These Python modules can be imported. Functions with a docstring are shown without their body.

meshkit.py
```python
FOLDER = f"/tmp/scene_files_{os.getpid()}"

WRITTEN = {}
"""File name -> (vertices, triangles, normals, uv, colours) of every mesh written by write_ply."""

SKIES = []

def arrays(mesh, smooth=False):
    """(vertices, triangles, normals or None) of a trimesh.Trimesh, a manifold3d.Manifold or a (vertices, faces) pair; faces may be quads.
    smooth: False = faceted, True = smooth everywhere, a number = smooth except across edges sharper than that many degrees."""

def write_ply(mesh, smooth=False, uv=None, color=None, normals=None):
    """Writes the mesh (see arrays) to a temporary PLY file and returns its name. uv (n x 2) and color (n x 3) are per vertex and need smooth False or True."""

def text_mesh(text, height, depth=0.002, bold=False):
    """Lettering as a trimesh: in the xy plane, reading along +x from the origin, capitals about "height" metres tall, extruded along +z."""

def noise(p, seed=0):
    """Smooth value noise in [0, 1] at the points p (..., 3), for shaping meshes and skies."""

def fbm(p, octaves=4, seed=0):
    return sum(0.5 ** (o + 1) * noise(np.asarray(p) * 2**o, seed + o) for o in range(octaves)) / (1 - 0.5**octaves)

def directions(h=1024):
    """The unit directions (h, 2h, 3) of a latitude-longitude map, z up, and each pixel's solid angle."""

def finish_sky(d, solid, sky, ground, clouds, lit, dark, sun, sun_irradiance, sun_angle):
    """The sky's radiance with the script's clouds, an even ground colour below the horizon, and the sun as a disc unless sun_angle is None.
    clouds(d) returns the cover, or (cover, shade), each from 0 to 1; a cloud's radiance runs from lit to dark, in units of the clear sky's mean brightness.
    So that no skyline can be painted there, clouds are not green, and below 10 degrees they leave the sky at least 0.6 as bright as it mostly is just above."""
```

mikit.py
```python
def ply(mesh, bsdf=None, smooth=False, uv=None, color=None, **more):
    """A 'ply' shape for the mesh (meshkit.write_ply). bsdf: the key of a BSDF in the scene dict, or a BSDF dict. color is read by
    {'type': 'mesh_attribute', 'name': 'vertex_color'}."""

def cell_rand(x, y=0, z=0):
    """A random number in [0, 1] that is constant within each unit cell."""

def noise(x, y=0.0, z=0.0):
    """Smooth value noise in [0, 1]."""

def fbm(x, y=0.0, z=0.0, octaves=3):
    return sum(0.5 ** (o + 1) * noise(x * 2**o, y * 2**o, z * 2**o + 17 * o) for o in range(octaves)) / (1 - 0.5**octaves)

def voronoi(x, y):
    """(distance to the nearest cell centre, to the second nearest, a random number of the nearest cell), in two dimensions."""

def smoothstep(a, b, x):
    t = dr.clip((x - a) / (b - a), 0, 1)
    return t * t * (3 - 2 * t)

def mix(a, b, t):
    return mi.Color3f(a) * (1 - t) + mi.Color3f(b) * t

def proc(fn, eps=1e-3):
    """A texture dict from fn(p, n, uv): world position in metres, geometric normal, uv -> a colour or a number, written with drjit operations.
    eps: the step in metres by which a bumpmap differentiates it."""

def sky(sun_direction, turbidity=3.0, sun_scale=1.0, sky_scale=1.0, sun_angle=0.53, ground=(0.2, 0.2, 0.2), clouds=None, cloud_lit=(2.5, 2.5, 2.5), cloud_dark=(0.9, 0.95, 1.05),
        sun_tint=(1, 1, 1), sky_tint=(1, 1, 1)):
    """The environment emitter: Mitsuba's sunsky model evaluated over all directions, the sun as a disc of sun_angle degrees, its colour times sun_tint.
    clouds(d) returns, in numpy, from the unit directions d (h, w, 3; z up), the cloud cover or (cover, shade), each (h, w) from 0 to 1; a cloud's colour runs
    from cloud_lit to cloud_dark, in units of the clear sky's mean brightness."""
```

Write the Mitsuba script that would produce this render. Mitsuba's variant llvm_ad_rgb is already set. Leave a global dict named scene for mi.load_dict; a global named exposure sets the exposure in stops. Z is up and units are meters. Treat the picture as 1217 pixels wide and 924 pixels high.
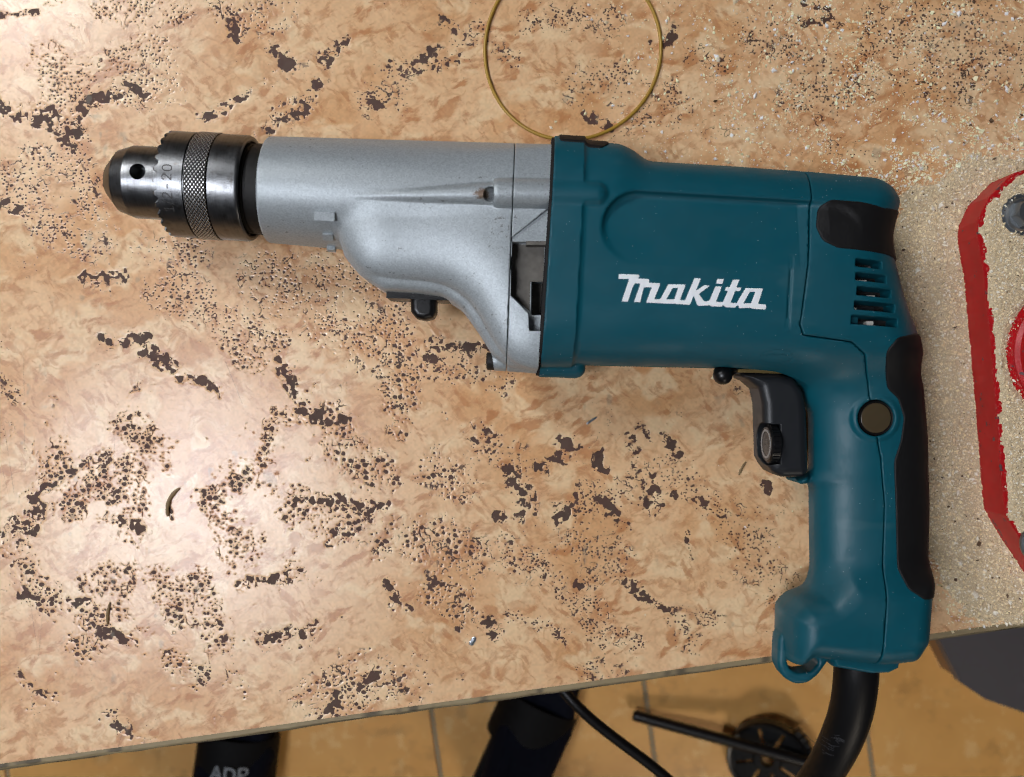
import math, random
import numpy as np, trimesh, manifold3d, shapely
import shapely.geometry as sg
import shapely.ops as so
from shapely import affinity
from scipy import ndimage
import drjit as dr, mitsuba as mi, mikit, meshkit
from mikit import noise, fbm, voronoi, cell_rand, smoothstep, mix

# ------------------------------------------------------------------ camera, lamps, exposure
T = mi.ScalarTransform4f
scene, labels = {}, {}
exposure = -0.42
F = 1038.0            # focal length in pixels of the 1217-pixel photograph
H = 433.0             # camera above the table top, mm
Z0 = 33.5             # height of the drill's middle plane, mm
D = H - Z0
FLOOR = -780.0
scene['camera'] = {'type': 'thinlens', 'fov': math.degrees(2 * math.atan(608.5 / F)), 'fov_axis': 'x',
                   'aperture_radius': 0.0013, 'focus_distance': 0.412, 'near_clip': 0.01, 'far_clip': 20.0,
                   'to_world': T().look_at(origin=[0, 0, H / 1000], target=[0, 0, 0], up=[0, 1, 0])}
scene['room_light'] = {'type': 'constant', 'radiance': {'type': 'rgb', 'value': [0.034, 0.035, 0.039]}}
LAMPS = [  # centre (m), size (m), radiance
    ((-0.80, 0.68, 0.97), (0.46, 0.24), (31.5, 31.5, 31.7)),
    ((-0.93, -0.32, 2.10), (0.62, 0.60), (30.5, 31.5, 34)),
    ((0.55, -1.6, 0.55), (0.35, 0.35), (34, 30, 25)),
]
for k, (c, s, rad) in enumerate(LAMPS):
    key = 'ceiling_lamp' + (f'_{k:03d}' if k else '')
    to = T().look_at(origin=list(c), target=[-0.05, 0.0, 0.0] if k < 2 else [c[0], c[1], -1], up=[0, 0, 1] if k == 0 else [0, 1, 0]).scale([s[0] / 2, s[1] / 2, 1])
    scene[key] = {'type': 'rectangle', 'to_world': to, 'emitter': {'type': 'area', 'radiance': {'type': 'rgb', 'value': list(rad)}}}
    labels[key] = {'label': ['long strip lamp hanging high behind the table', 'small square lamp hanging high over the left of the table', 'low shaded lamp hanging over the floor beyond the person'][k], 'category': 'lamp'}

# ------------------------------------------------------------------ helpers
def P(px, py, z=0.0):
    """A photo pixel as X, Y (mm) on the plane z mm above the drill's middle plane."""
    return np.array([(px - 608.5) / F * (D - z), -(py - 462.0) / F * (D - z)])

def P3(px, py, z=0.0):
    return np.array([*P(px, py, z), z])

def pts(lst, z=0.0):
    return np.array([P(q[0], q[1], q[2] if len(q) > 2 else z) for q in lst])

def W(px, py, zw):
    """A photo pixel on the horizontal plane zw mm above the table, in mm."""
    return np.array([(px - 608.5) / F * (H - zw), -(py - 462.0) / F * (H - zw), zw])

def add(key, mesh, bsdf, smooth=False, local=True, color=None, parent=None, **more):
    """Puts a mesh (mm) into the scene. local: z counts from the drill's middle plane."""
    base = (parent + '__' if parent else '') + key
    name, i = base, 1
    while name in scene:
        name, i = f'{base}_{i:03d}', i + 1
    if hasattr(mesh, 'to_mesh'):
        m = mesh.to_mesh(); mesh = trimesh.Trimesh(np.array(m.vert_properties[:, :3]), np.array(m.tri_verts), process=False)
    elif isinstance(mesh, tuple) and len(mesh) == 3:          # vertices, faces, normals
        v = mesh[0] / 1000 + [0, 0, Z0 / 1000 if local else 0]
        path = meshkit.write_ply((v, mesh[1]), False, normals=mesh[2])
        scene[name] = {'type': 'ply', 'filename': path, 'face_normals': False, 'bsdf': {'type': 'ref', 'id': bsdf}, **more}
        return name
    mesh = mesh.copy()
    mesh.vertices = np.array(mesh.vertices) / 1000 + [0, 0, Z0 / 1000 if local else 0]
    scene[name] = mikit.ply(mesh, bsdf, smooth=smooth, color=color, **more)
    return name

def poly_smooth(points, r=0.0):
    g = sg.Polygon(points).buffer(0)
    if r:
        g = g.buffer(r, quad_segs=12).buffer(-2 * r, quad_segs=12).buffer(r, quad_segs=12)
    if g.geom_type != 'Polygon':
        g = max(g.geoms, key=lambda a: a.area)
    return g

class Poly2:
    """The signed distance to a polygon, tabulated and interpolated."""
    def __init__(self, points, r=0.0, step=0.8, pad=14, soft=0.0):
        g = points if hasattr(points, 'exterior') else poly_smooth(points, r)
        x0, y0, x1, y1 = g.bounds
        self.lo, self.s = np.array([x0 - pad, y0 - pad]), step
        n = np.ceil((np.array([x1 + pad, y1 + pad]) - self.lo) / step).astype(int) + 1
        gx, gy = np.meshgrid(self.lo[0] + np.arange(n[0]) * step, self.lo[1] + np.arange(n[1]) * step, indexing='ij')
        c = np.array(g.exterior.coords)
        a, b = c[:-1], c[1:]
        d2 = np.full(gx.shape, 1e9)
        for (ax, ay), (bx, by) in zip(a, b):
            ex, ey = bx - ax, by - ay
            L = ex * ex + ey * ey
            if L < 1e-12: continue
            t = np.clip(((gx - ax) * ex + (gy - ay) * ey) / L, 0, 1)
            np.minimum(d2, (gx - ax - t * ex) ** 2 + (gy - ay - t * ey) ** 2, out=d2)
        d = np.sqrt(d2)
        shapely.prepare(g)
        d[shapely.contains_xy(g, gx, gy)] *= -1
        if soft: d = ndimage.gaussian_filter(d, soft / step, mode='nearest')
        self.c, self.n = ndimage.spline_filter(d, order=3), n
    def __call__(self, p):
        q = (p[:, :2] - self.lo) / self.s
        qc = np.clip(q, 0, self.n - 1.001)
        far = np.hypot(*(q - qc).T) * self.s
        return ndimage.map_coordinates(self.c, qc.T, order=3, prefilter=False, mode='nearest') + far

def smin(a, b, k):
    h = np.clip(0.5 + 0.5 * (b - a) / k, 0, 1)
    return b + (a - b) * h - k * h * (1 - h)

def smax(a, b, k):
    return -smin(-a, -b, k)

def extr(poly, p, h, rx, rz, zc=0.0):
    """A polygon extruded to half height h (h may vary per point) with elliptically rounded rims."""
    a = (poly(p) + rx) / rx
    b = (np.abs(p[:, 2] - zc) - h + rz) / rz
    return (np.hypot(np.maximum(a, 0), np.maximum(b, 0)) + np.minimum(np.maximum(a, b), 0) - 1) * min(rx, rz)

def capsule(p, a, b, ra, rb=None):
    rb = ra if rb is None else rb
    a, b = np.asarray(a, float), np.asarray(b, float)
    t = np.clip((p - a) @ (b - a) / ((b - a) @ (b - a)), 0, 1)
    return np.linalg.norm(p - a - t[:, None] * (b - a), axis=1) - (ra + (rb - ra) * t)

def rbox(p, c, half, r=0.5, rot=0.0):
    q = p - np.asarray(c, float)
    cs, sn = math.cos(rot), math.sin(rot)
    q = np.stack([cs * q[:, 0] + sn * q[:, 1], -sn * q[:, 0] + cs * q[:, 1], q[:, 2]], 1)
    q = np.abs(q) - (np.asarray(half, float) - r)
    return np.linalg.norm(np.maximum(q, 0), axis=1) + np.minimum(q.max(1), 0) - r

def gradient(f, p, e):
    k = np.array([[1, -1, -1], [-1, -1, 1], [-1, 1, -1], [1, 1, 1.0]])
    g = sum(kk * f(p + kk * e)[:, None] for kk in k)
    return g / np.maximum(np.linalg.norm(g, axis=1, keepdims=True), 1e-12)

def sdf_mesh(f, lo, hi, h=0.8, B=6, ne=0.12):
    """Naive surface nets of f < 0 over a sparse grid: vertices, quads as triangles, normals."""
    lo, hi = np.asarray(lo, float), np.asarray(hi, float)
    nb = np.ceil((hi - lo) / (h * B)).astype(int)
    n = nb * B
    bi = np.stack(np.meshgrid(*[np.arange(k) for k in nb], indexing='ij'), -1).reshape(-1, 3)
    cd = f(lo + (bi + 0.5 - 0.5 / B) * B * h)
    act = np.abs(cd) < h * B * 0.87 * 1.5 + h
    V = np.repeat(np.repeat(np.repeat(cd.reshape(nb), B, 0), B, 1), B, 2)
    off = np.stack(np.meshgrid(*[np.arange(B)] * 3, indexing='ij'), -1).reshape(-1, 3)
    idx = (bi[act][:, None] * B + off[None]).reshape(-1, 3)
    V[idx[:, 0], idx[:, 1], idx[:, 2]] = f(lo + idx * h)
    V[0], V[-1], V[:, 0], V[:, -1], V[:, :, 0], V[:, :, -1] = (np.maximum(x, 1e-3) for x in (V[0], V[-1], V[:, 0], V[:, -1], V[:, :, 0], V[:, :, -1]))
    S = V < 0
    m = n - 1
    cnt = np.zeros(m, np.int8)
    corners = [(a, b, c) for a in (0, 1) for b in (0, 1) for c in (0, 1)]
    for a, b, c in corners:
        cnt += S[a:a + m[0], b:b + m[1], c:c + m[2]]
    cells = np.argwhere((cnt > 0) & (cnt < 8))
    ids = np.full(m, -1, np.int64)
    ids[tuple(cells.T)] = np.arange(len(cells))
    cv = {k: V[tuple((cells + k).T)] for k in corners}
    acc, w = np.zeros((len(cells), 3)), np.zeros(len(cells))
    for a in corners:
        for ax in range(3):
            if a[ax]: continue
            b = list(a); b[ax] = 1; b = tuple(b)
            va, vb = cv[a], cv[b]
            s = (va < 0) != (vb < 0)
            t = np.where(s, va / np.where(s, va - vb, 1), 0)
            q = np.array(a, float) + 0 * acc
            q[:, ax] = t
            acc += np.where(s[:, None], q, 0)
            w += s
    v = lo + (cells + acc / w[:, None]) * h
    faces = []
    for ax in range(3):
        u, t = (ax + 1) % 3, (ax + 2) % 3
        sl0, sl1 = [slice(None)] * 3, [slice(None)] * 3
        sl0[ax], sl1[ax] = slice(0, -1), slice(1, None)
        A, Bq = S[tuple(sl0)], S[tuple(sl1)]
        e = np.argwhere(A != Bq)
        e = e[(e[:, u] > 0) & (e[:, t] > 0) & (e[:, u] < m[u]) & (e[:, t] < m[t])]
        inside = A[tuple(e.T)]
        du, dt = np.eye(3, dtype=int)[u], np.eye(3, dtype=int)[t]
        q = np.stack([ids[tuple((e - o).T)] for o in (du + dt, dt, 0 * du, du)], 1)
        q[~inside] = q[~inside][:, ::-1]
        faces.append(q)
    q = np.vstack(faces)
    q = q[(q >= 0).all(1)]
    for _ in range(2):
        g = gradient(f, v, 0.1)
        v = v - np.clip(f(v), -0.6 * h, 0.6 * h)[:, None] * g
    nrm = gradient(f, v, ne)
    return v, np.vstack([q[:, [0, 1, 2]], q[:, [0, 2, 3]]]), nrm

def lathe(profile, n=96, axis='z'):
    """A closed surface turned about z from (radius, height) pairs, facets split at sharp edges by the caller's smooth angle."""
    prof = np.asarray(profile, float)
    th = np.arange(n) / n * 2 * np.pi
    v = np.stack([prof[:, None, 0] * np.cos(th), prof[:, None, 0] * np.sin(th), np.repeat(prof[:, 1:2], n, 1)], -1).reshape(-1, 3)
    f = []
    j = np.arange(n); k = (j + 1) % n
    for i in range(len(prof) - 1):
        f += [np.stack([i * n + j, i * n + k, (i + 1) * n + k], 1), np.stack([i * n + j, (i + 1) * n + k, (i + 1) * n + j], 1)]
    m = trimesh.Trimesh(v, np.vstack(f), process=False)
    m.merge_vertices(); m.update_faces(m.nondegenerate_faces())
    if m.volume < 0: m.invert()
    return m

def tube(path, radius, n=20, caps=True):
    """A tube along a smooth path of points; the radius may vary."""
    path = np.asarray(path, float)
    r = np.broadcast_to(radius, len(path)).astype(float)
    t = np.gradient(path, axis=0); t /= np.linalg.norm(t, axis=1, keepdims=True)
    u = np.cross(t[0], [0.3, 0.2, 0.9]); u /= np.linalg.norm(u)
    rings, th = [], np.arange(n) / n * 2 * np.pi
    for i in range(len(path)):
        u = u - t[i] * (u @ t[i]); u /= np.linalg.norm(u)
        w = np.cross(t[i], u)
        rings.append(path[i] + r[i] * (np.cos(th)[:, None] * u + np.sin(th)[:, None] * w))
    v = np.vstack(rings)
    j = np.arange(n); k = (j + 1) % n
    f = [np.stack([i * n + j, i * n + k, (i + 1) * n + k], 1) for i in range(len(path) - 1)] + [np.stack([i * n + j, (i + 1) * n + k, (i + 1) * n + j], 1) for i in range(len(path) - 1)]
    if caps:
        v = np.vstack([v, path[:1], path[-1:]])
        a, b, e = len(v) - 2, len(v) - 1, (len(path) - 1) * n
        f += [np.stack([j * 0 + a, k, j], 1), np.stack([j * 0 + b, e + j, e + k], 1)]
    return trimesh.Trimesh(v, np.vstack(f), process=False)

def spline(points, n=60):
    p = np.asarray(points, float)
    from scipy.interpolate import CubicSpline
    s = np.r_[0, np.cumsum(np.linalg.norm(np.diff(p, axis=0), axis=1) ** 0.5)]
    return CubicSpline(s, p)(np.linspace(0, s[-1], n))

def place(mesh, x_axis, y_axis, origin):
    """Moves a mesh so that its z axis lies along x_axis x y_axis."""
    x, y = np.asarray(x_axis, float), np.asarray(y_axis, float)
    m = np.eye(4); m[:3, 0], m[:3, 1], m[:3, 2], m[:3, 3] = x, y, np.cross(x, y), origin
    o = mesh.copy(); o.apply_transform(m); return o

def extrude(poly, z0, z1):
    out = [trimesh.creation.extrude_polygon(g, z1 - z0, engine='earcut') for g in getattr(poly, 'geoms', [poly])]
    m = trimesh.util.concatenate(out); m.apply_translation([0, 0, z0]); return m

def bevel_extrude(poly, z0, z1, r, steps=4):
    """Extruded polygon whose upper rim is rounded, by stacking inset outlines."""
    g = poly.simplify(0.02)
    m3 = manifold3d
    parts = []
    for i in range(steps):
        a0, a1 = i / steps * math.pi / 2, (i + 1) / steps * math.pi / 2
        za, zb = (z0 if i == 0 else z1 - r + r * math.sin(a0)), z1 - r + r * math.sin(a1)
        inset = r * (1 - math.cos((a0 + a1) / 2))
        c = g.buffer(-inset)
        for q in getattr(c, 'geoms', [c]):
            rings = [np.array(q.exterior.coords)[:-1]] + [np.array(h.coords)[:-1] for h in q.interiors]
            parts.append(m3.Manifold.extrude(m3.CrossSection(rings, m3.FillRule.EvenOdd), zb - z0).translate((0, 0, z0)))
    return m3.Manifold.batch_boolean(parts, m3.OpType.Add)

# ------------------------------------------------------------------ materials
def two(b): return {'type': 'twosided', 'bsdf': b}
def rgb(*c): return {'type': 'rgb', 'value': list(c)}

def plain(key, color, rough, metallic=0.0, spec=0.5, **k):
    scene[key] = two({'type': 'principled', 'base_color': color if isinstance(color, dict) else rgb(*color), 'roughness': rough, 'metallic': metallic, **({} if metallic else {'specular': spec}), **k})

# --- table laminate: (x0, y0, x1, y1, half width) in photo pixels on the table top
BLOBS = [(0,130,50,142,12),(52,140,92,152,13),(94,132,140,108,9),(260,12,275,38,13),(322,55,345,76,10),(385,72,412,50,9),(378,98,372,118,11),(368,118,340,130,13),(338,132,322,158,9),
 (236,138,262,140,7),(262,138,302,116,6),(470,76,545,68,11),(520,30,545,44,9),(436,120,452,116,8),(100,332,145,326,10),(0,240,30,250,10),(125,408,170,402,9),(172,416,200,436,10),(214,452,255,466,9),
 (330,430,356,472,8),(350,492,402,486,14),(402,486,420,512,12),(0,650,30,630,18),(30,622,45,598,10),(36,592,90,562,6),(130,616,165,626,8),(100,738,160,764,8),(30,702,112,722,6),(288,702,358,680,7),
 (308,764,370,742,7),(400,640,452,600,10),(350,602,400,590,10),(400,590,450,606,9),(520,410,562,414,12),(500,422,520,430,7),(576,408,590,416,5),(466,512,482,522,9),(568,520,586,518,7),(600,560,606,576,8),(612,575,626,606,15),
 (592,612,600,618,7),(650,548,690,532,8),(664,524,680,534,8),(620,552,650,560,7),(668,620,686,576,7),(742,522,758,566,6),(756,508,762,524,7),(708,540,716,560,8),(770,570,780,604,13),(720,596,742,626,10),(786,518,806,540,7),
 (806,592,838,596,7),(455,690,462,698,6),(498,668,515,702,7),(466,706,486,722,7),(572,730,586,752,9),(544,736,552,750,8),(742,692,760,700,8),(758,702,792,722,8),(684,692,690,700,6),(776,590,790,600,8),
 (128,852,150,872,9),(20,806,64,830,7),(380,846,420,820,11),(420,816,452,806,8),(256,742,262,760,6),(820,636,826,668,4),(0,20,40,16,4),(150,96,176,112,6),(960,2,980,14,10),(950,20,990,30,7),(700,138,716,152,8),
 (205,598,212,610,3),(908,572,920,580,8),(240,886,252,880,5),(66,160,84,176,8),(776,56,800,40,6)]
DOTS = [(60,80,90,104,22),(140,78,176,66,24),(160,96,192,96,22),(124,8,220,18,14),(278,20,334,12,18),(10,215,36,232,22),(40,188,72,200,16),(86,160,114,250,14),(90,110,60,130,14),(620,28,660,20,12),(690,18,720,26,14),
 (690,104,716,96,20),(716,84,740,88,14),(740,130,770,140,16),(790,110,806,128,18),(900,40,960,66,22),(960,120,1020,90,26),(1050,40,1150,30,34),(1100,90,1200,70,34),(55,266,110,292,20),(180,292,232,302,18),
 (204,346,302,392,26),(310,342,400,330,26),(350,330,432,352,22),(382,380,440,402,20),(270,402,302,430,14),(300,390,330,400,16),(400,510,432,556,18),(470,360,478,480,16),(456,556,470,570,10),(520,560,548,576,18),
 (60,542,92,600,16),(100,588,60,560,14),(116,556,160,566,16),(120,578,162,600,14),(246,600,288,560,12),(262,618,290,664,14),(310,546,330,490,7),(350,600,398,608,16),(396,612,450,630,22),(490,640,560,652,22),
 (596,652,650,680,18),(690,640,716,652,18),(672,602,704,594,14),(700,604,742,580,14),(760,580,800,560,18),(520,700,548,720,20),(700,742,722,762,10),(706,722,750,764,10),(800,740,830,770,10),(44,700,64,720,14),
 (196,690,218,730,14),(110,700,160,690,14),(270,650,300,640,10),(380,832,452,806,24),(312,764,362,752,12),(884,620,924,700,20),(870,640,890,680,14),(700,690,736,668,16),(572,526,620,552,16),(20,660,40,690,14),
 (430,420,500,444,16),(520,440,590,450,14),(130,690,100,770,16),(206,780,236,800,12),(430,360,470,400,16),(150,500,190,540,14),(240,690,262,770,12),(0,450,20,470,8),(820,570,846,600,12),(660,700,690,720,9),
 (300,170,262,250,6),(440,120,470,90,16),(566,40,606,70,10),(820,60,860,80,12),(600,730,680,760,6),(700,800,740,790,10),(810,720,850,740,8)]
SC = F / H
def segs(lst):
    a = np.array(lst, float)
    return [((x0 - 608.5) / SC, -(y0 - 462) / SC, (x1 - 608.5) / SC, -(y1 - 462) / SC, w / SC) for x0, y0, x1, y1, w in a]
BLOB_S, DOT_S = segs(BLOBS), segs([(a, b, c, d, w * 1.2 + 2) for a, b, c, d, w in DOTS])
SCRATCH_S = segs([(4, 500, 44, 770, 0.5), (28, 420, 30, 560, 0.5), (54, 690, 46, 780, 0.5), (76, 430, 84, 480, 0.4), (0, 545, 22, 640, 0.5), (135, 560, 136, 520, 0.4), (268, 430, 288, 480, 0.6), (240, 566, 262, 596, 0.4), (134, 912, 146, 868, 0.5), (92, 620, 160, 680, 0.35)])

def seg_mask(x, y, lst):
    m = mi.Float(0)
    for ax, ay, bx, by, w in lst:
        ex, ey = bx - ax, by - ay
        L = max(ex * ex + ey * ey, 1e-6)
        t = dr.clip((x - ax) * (ex / L) + (y - ay) * (ey / L), 0, 1)
        d2 = dr.square(x - ax - t * ex) + dr.square(y - ay - t * ey)
        m = dr.maximum(m, 1 - d2 / (w * w * 1.6))
    return m

def pits(p, soft=0.0):
    """How much of the dark embossed print covers a point of the table top, 0 to 1; soft widens its rims, for the embossing."""
    x, y = p.x * 1000, p.y * 1000
    wx = x + 11 * (noise(x / 13, y / 13, 3.5) - 0.5) + 4 * (noise(x / 4, y / 4, 13.5) - 0.5)
    wy = y + 11 * (noise(x / 13, y / 13, 8.5) - 0.5) + 4 * (noise(x / 4, y / 4, 18.5) - 0.5)
    outside = smoothstep(225, 270, dr.abs(x)) + smoothstep(170, 200, dr.abs(y))
    wild = smoothstep(0.60, 0.8, fbm(x / 20, y / 20, 2.5, 2))
    mb = dr.clip(dr.maximum(seg_mask(wx, wy, BLOB_S), wild * outside), 0, 1)
    mb *= 0.55 + 0.6 * smoothstep(0.28, 0.60, noise(x / 4.2, y / 4.2, 54.5))
    md = dr.clip(dr.maximum(seg_mask(wx, wy, DOT_S), dr.maximum(mb * 0.85, wild * 0.5)), 0, 1)
    md = dr.maximum(0.86 * md * (0.55 + 0.70 * smoothstep(0.3, 0.62, noise(x / 8, y / 8, 44.5))), 0.36 * smoothstep(0.58, 0.78, fbm(x / 12, y / 12, 57.5, 2)))
    b = fbm(x / 2.9, y / 2.9, 1.5, 2) + 0.07 * (noise(x / 0.9, y / 0.9, 4.5) - 0.5)
    blob = smoothstep(-0.025 - 0.08 * soft, 0.025, b - (0.965 - 0.49 * dr.sqrt(mb)))
    jx, jy = noise(x / 1.1, y / 1.1, 5.5) - 0.5, noise(x / 1.1, y / 1.1, 9.5) - 0.5
    big = smoothstep(40, -60, x) * smoothstep(60, -20, y)               # the coarser part of the print
    d1, _, w1 = voronoi(x / 3.5 + 0.22 * jx, y / 3.1 + 0.22 * jy)
    r1 = 0.43 * dr.sqrt(dr.clip(md * (0.42 + 0.45 * big) - w1, 0, 1)) * (0.85 + 0.2 * big)
    d2, _, w2 = voronoi(x / 1.75 + 0.25 * jx + 40, y / 1.6 + 0.25 * jy)
    r2 = 0.42 * dr.sqrt(dr.clip(md * 0.75 - w2, 0, 1))
    dots = dr.maximum(smoothstep(-0.03 - 0.12 * soft, 0.04, r1 - d1) * smoothstep(0.0, 0.08, r1), smoothstep(-0.05 - 0.16 * soft, 0.07, r2 - d2) * smoothstep(0.0, 0.08, r2))
    ridge = 1 - dr.abs(2 * fbm(x / 5.5, y / 5.5, 64.5, 3) - 1)
    vein = smoothstep(0.945 - 0.01 * soft, 0.975, ridge) * smoothstep(0.12, 0.5, dr.maximum(md, mb)) * smoothstep(0.52, 0.62, noise(x / 3.2, y / 3.2, 67.5))
    return dr.maximum(dr.maximum(blob, dots), vein)

def laminate_color(p, n, uv):
    x, y = p.x * 1000, p.y * 1000
    wx, wy = x + 8 * (noise(x / 9, y / 9, 21.5) - 0.5) + 2 * (noise(x / 2.6, y / 2.6, 22.5) - 0.5), y + 8 * (noise(x / 9, y / 9, 25.5) - 0.5) + 2 * (noise(x / 2.6, y / 2.6, 26.5) - 0.5)
    big = fbm(wx / 34, wy / 34, 1.2, 3)
    c = mix((0.71, 0.460, 0.255), (0.62, 0.350, 0.165), smoothstep(0.40, 0.70, big))
    c = mix(c, (0.76, 0.55, 0.325), 0.8 * smoothstep(0.50, 0.66, fbm(wx / 12, wy / 9, 7.7, 3)))
    patch = 0.35 + 0.65 * smoothstep(0.38, 0.62, noise(x / 26, y / 26, 31.5))
    fine = fbm((x + 0.7 * y) / 2.6, (y - 0.7 * x) / 0.9, 94.4, 2)
    f1 = fbm((wx + 0.5 * wy) / 8.5, (wy - 0.5 * wx) / 4.2, 4.4, 4)
    c = mix(c, (0.42, 0.160, 0.052), 0.76 * smoothstep(0.48, 0.68, f1 + 0.10 * (fine - 0.5)) * patch)
    f2 = fbm((wx - 0.9 * wy) / 8, (wy + wx) / 3.8, 14.4, 4)
    c = mix(c, (0.42, 0.165, 0.056), 0.70 * smoothstep(0.50, 0.69, f2 + 0.10 * (fine - 0.5)) * (1.25 - patch))
    ridge = 1 - dr.abs(2 * fbm(wx / 7, wy / 7, 44.4, 3) - 1)
    c = mix(c, (0.48, 0.23, 0.09), 0.35 * smoothstep(0.86, 0.99, ridge) * smoothstep(0.5, 0.6, noise(x / 8, y / 8, 47.5)))
    c *= 0.93 + 0.14 * noise(x / 1.0, y / 1.0, 2.2)
    sc = mi.Float(0)
    for ax, ay, bx, by, w in SCRATCH_S:
        sc = dr.maximum(sc, 1 - (dr.abs((x - ax) * (by - ay) - (y - ay) * (bx - ax)) / math.hypot(bx - ax, by - ay) + dr.maximum(0, dr.maximum(dr.abs(y - (ay + by) / 2) - abs(by - ay) / 2, 0))) / w)
    c = mix(c, (0.22, 0.12, 0.06), 0.6 * dr.clip(sc, 0, 1) * smoothstep(0.3, 0.6, noise(x / 7, y / 7, 91.5)))
    k = pits(p)
    dark = mix((0.022, 0.007, 0.006), (0.052, 0.017, 0.014), noise(x / 6, y / 6, 1.1))
    c = mix(c, dark, 0.94 * k)
    # dull grey smears left by work
    smear = smoothstep(0.66, 0.78, fbm(x / 6, y / 9, 61.5, 3)) * smoothstep(0.5, 0.62, noise(x / 40, y / 40, 65.5))
    return mix(c, (0.20, 0.19, 0.15), 0.35 * smear)

def laminate_bump(p, n, uv):
    x, y = p.x * 1000, p.y * 1000
    s = noise(x / 0.8, y / 0.8, 71.5) * 0.022 + noise(x / 4.5, y / 4.5, 75.5) * 0.020
    for a, off, per, q in ((1.32, 3.1, 37.0, 0.5), (-0.95, 8.0, 23.0, 0.6), (0.2, 5.0, 41.0, 0.62), (1.05, 1.0, 19.0, 0.64)):
        u, v = x * math.cos(a) + y * math.sin(a), -x * math.sin(a) + y * math.cos(a)
        row = dr.floor(v / 3.0)
        on = smoothstep(q, q + 0.02, cell_rand(row, dr.floor(u / per + off + row * 0.37), 5)) 
        dd = dr.abs(v / 3.0 - row - 0.5 + 0.15 * (noise(u / 20, row) - 0.5))
        s -= 0.008 * on * (1 - smoothstep(0.0, 0.05, dd))
    return s - 0.10 * pits(p, 2.0)

def laminate_rough(p, n, uv):
    x, y = p.x * 1000, p.y * 1000
    return 0.215 + 0.10 * fbm(x / 18, y / 18, 81.5, 3) + 0.42 * pits(p)

scene['laminate'] = two({'type': 'bumpmap', 'scale': 0.001, 'arbitrary': mikit.proc(laminate_bump, eps=1.5e-4),
                         'bsdf': {'type': 'principled', 'base_color': mikit.proc(laminate_color), 'roughness': mikit.proc(laminate_rough), 'specular': 0.5}})

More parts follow.
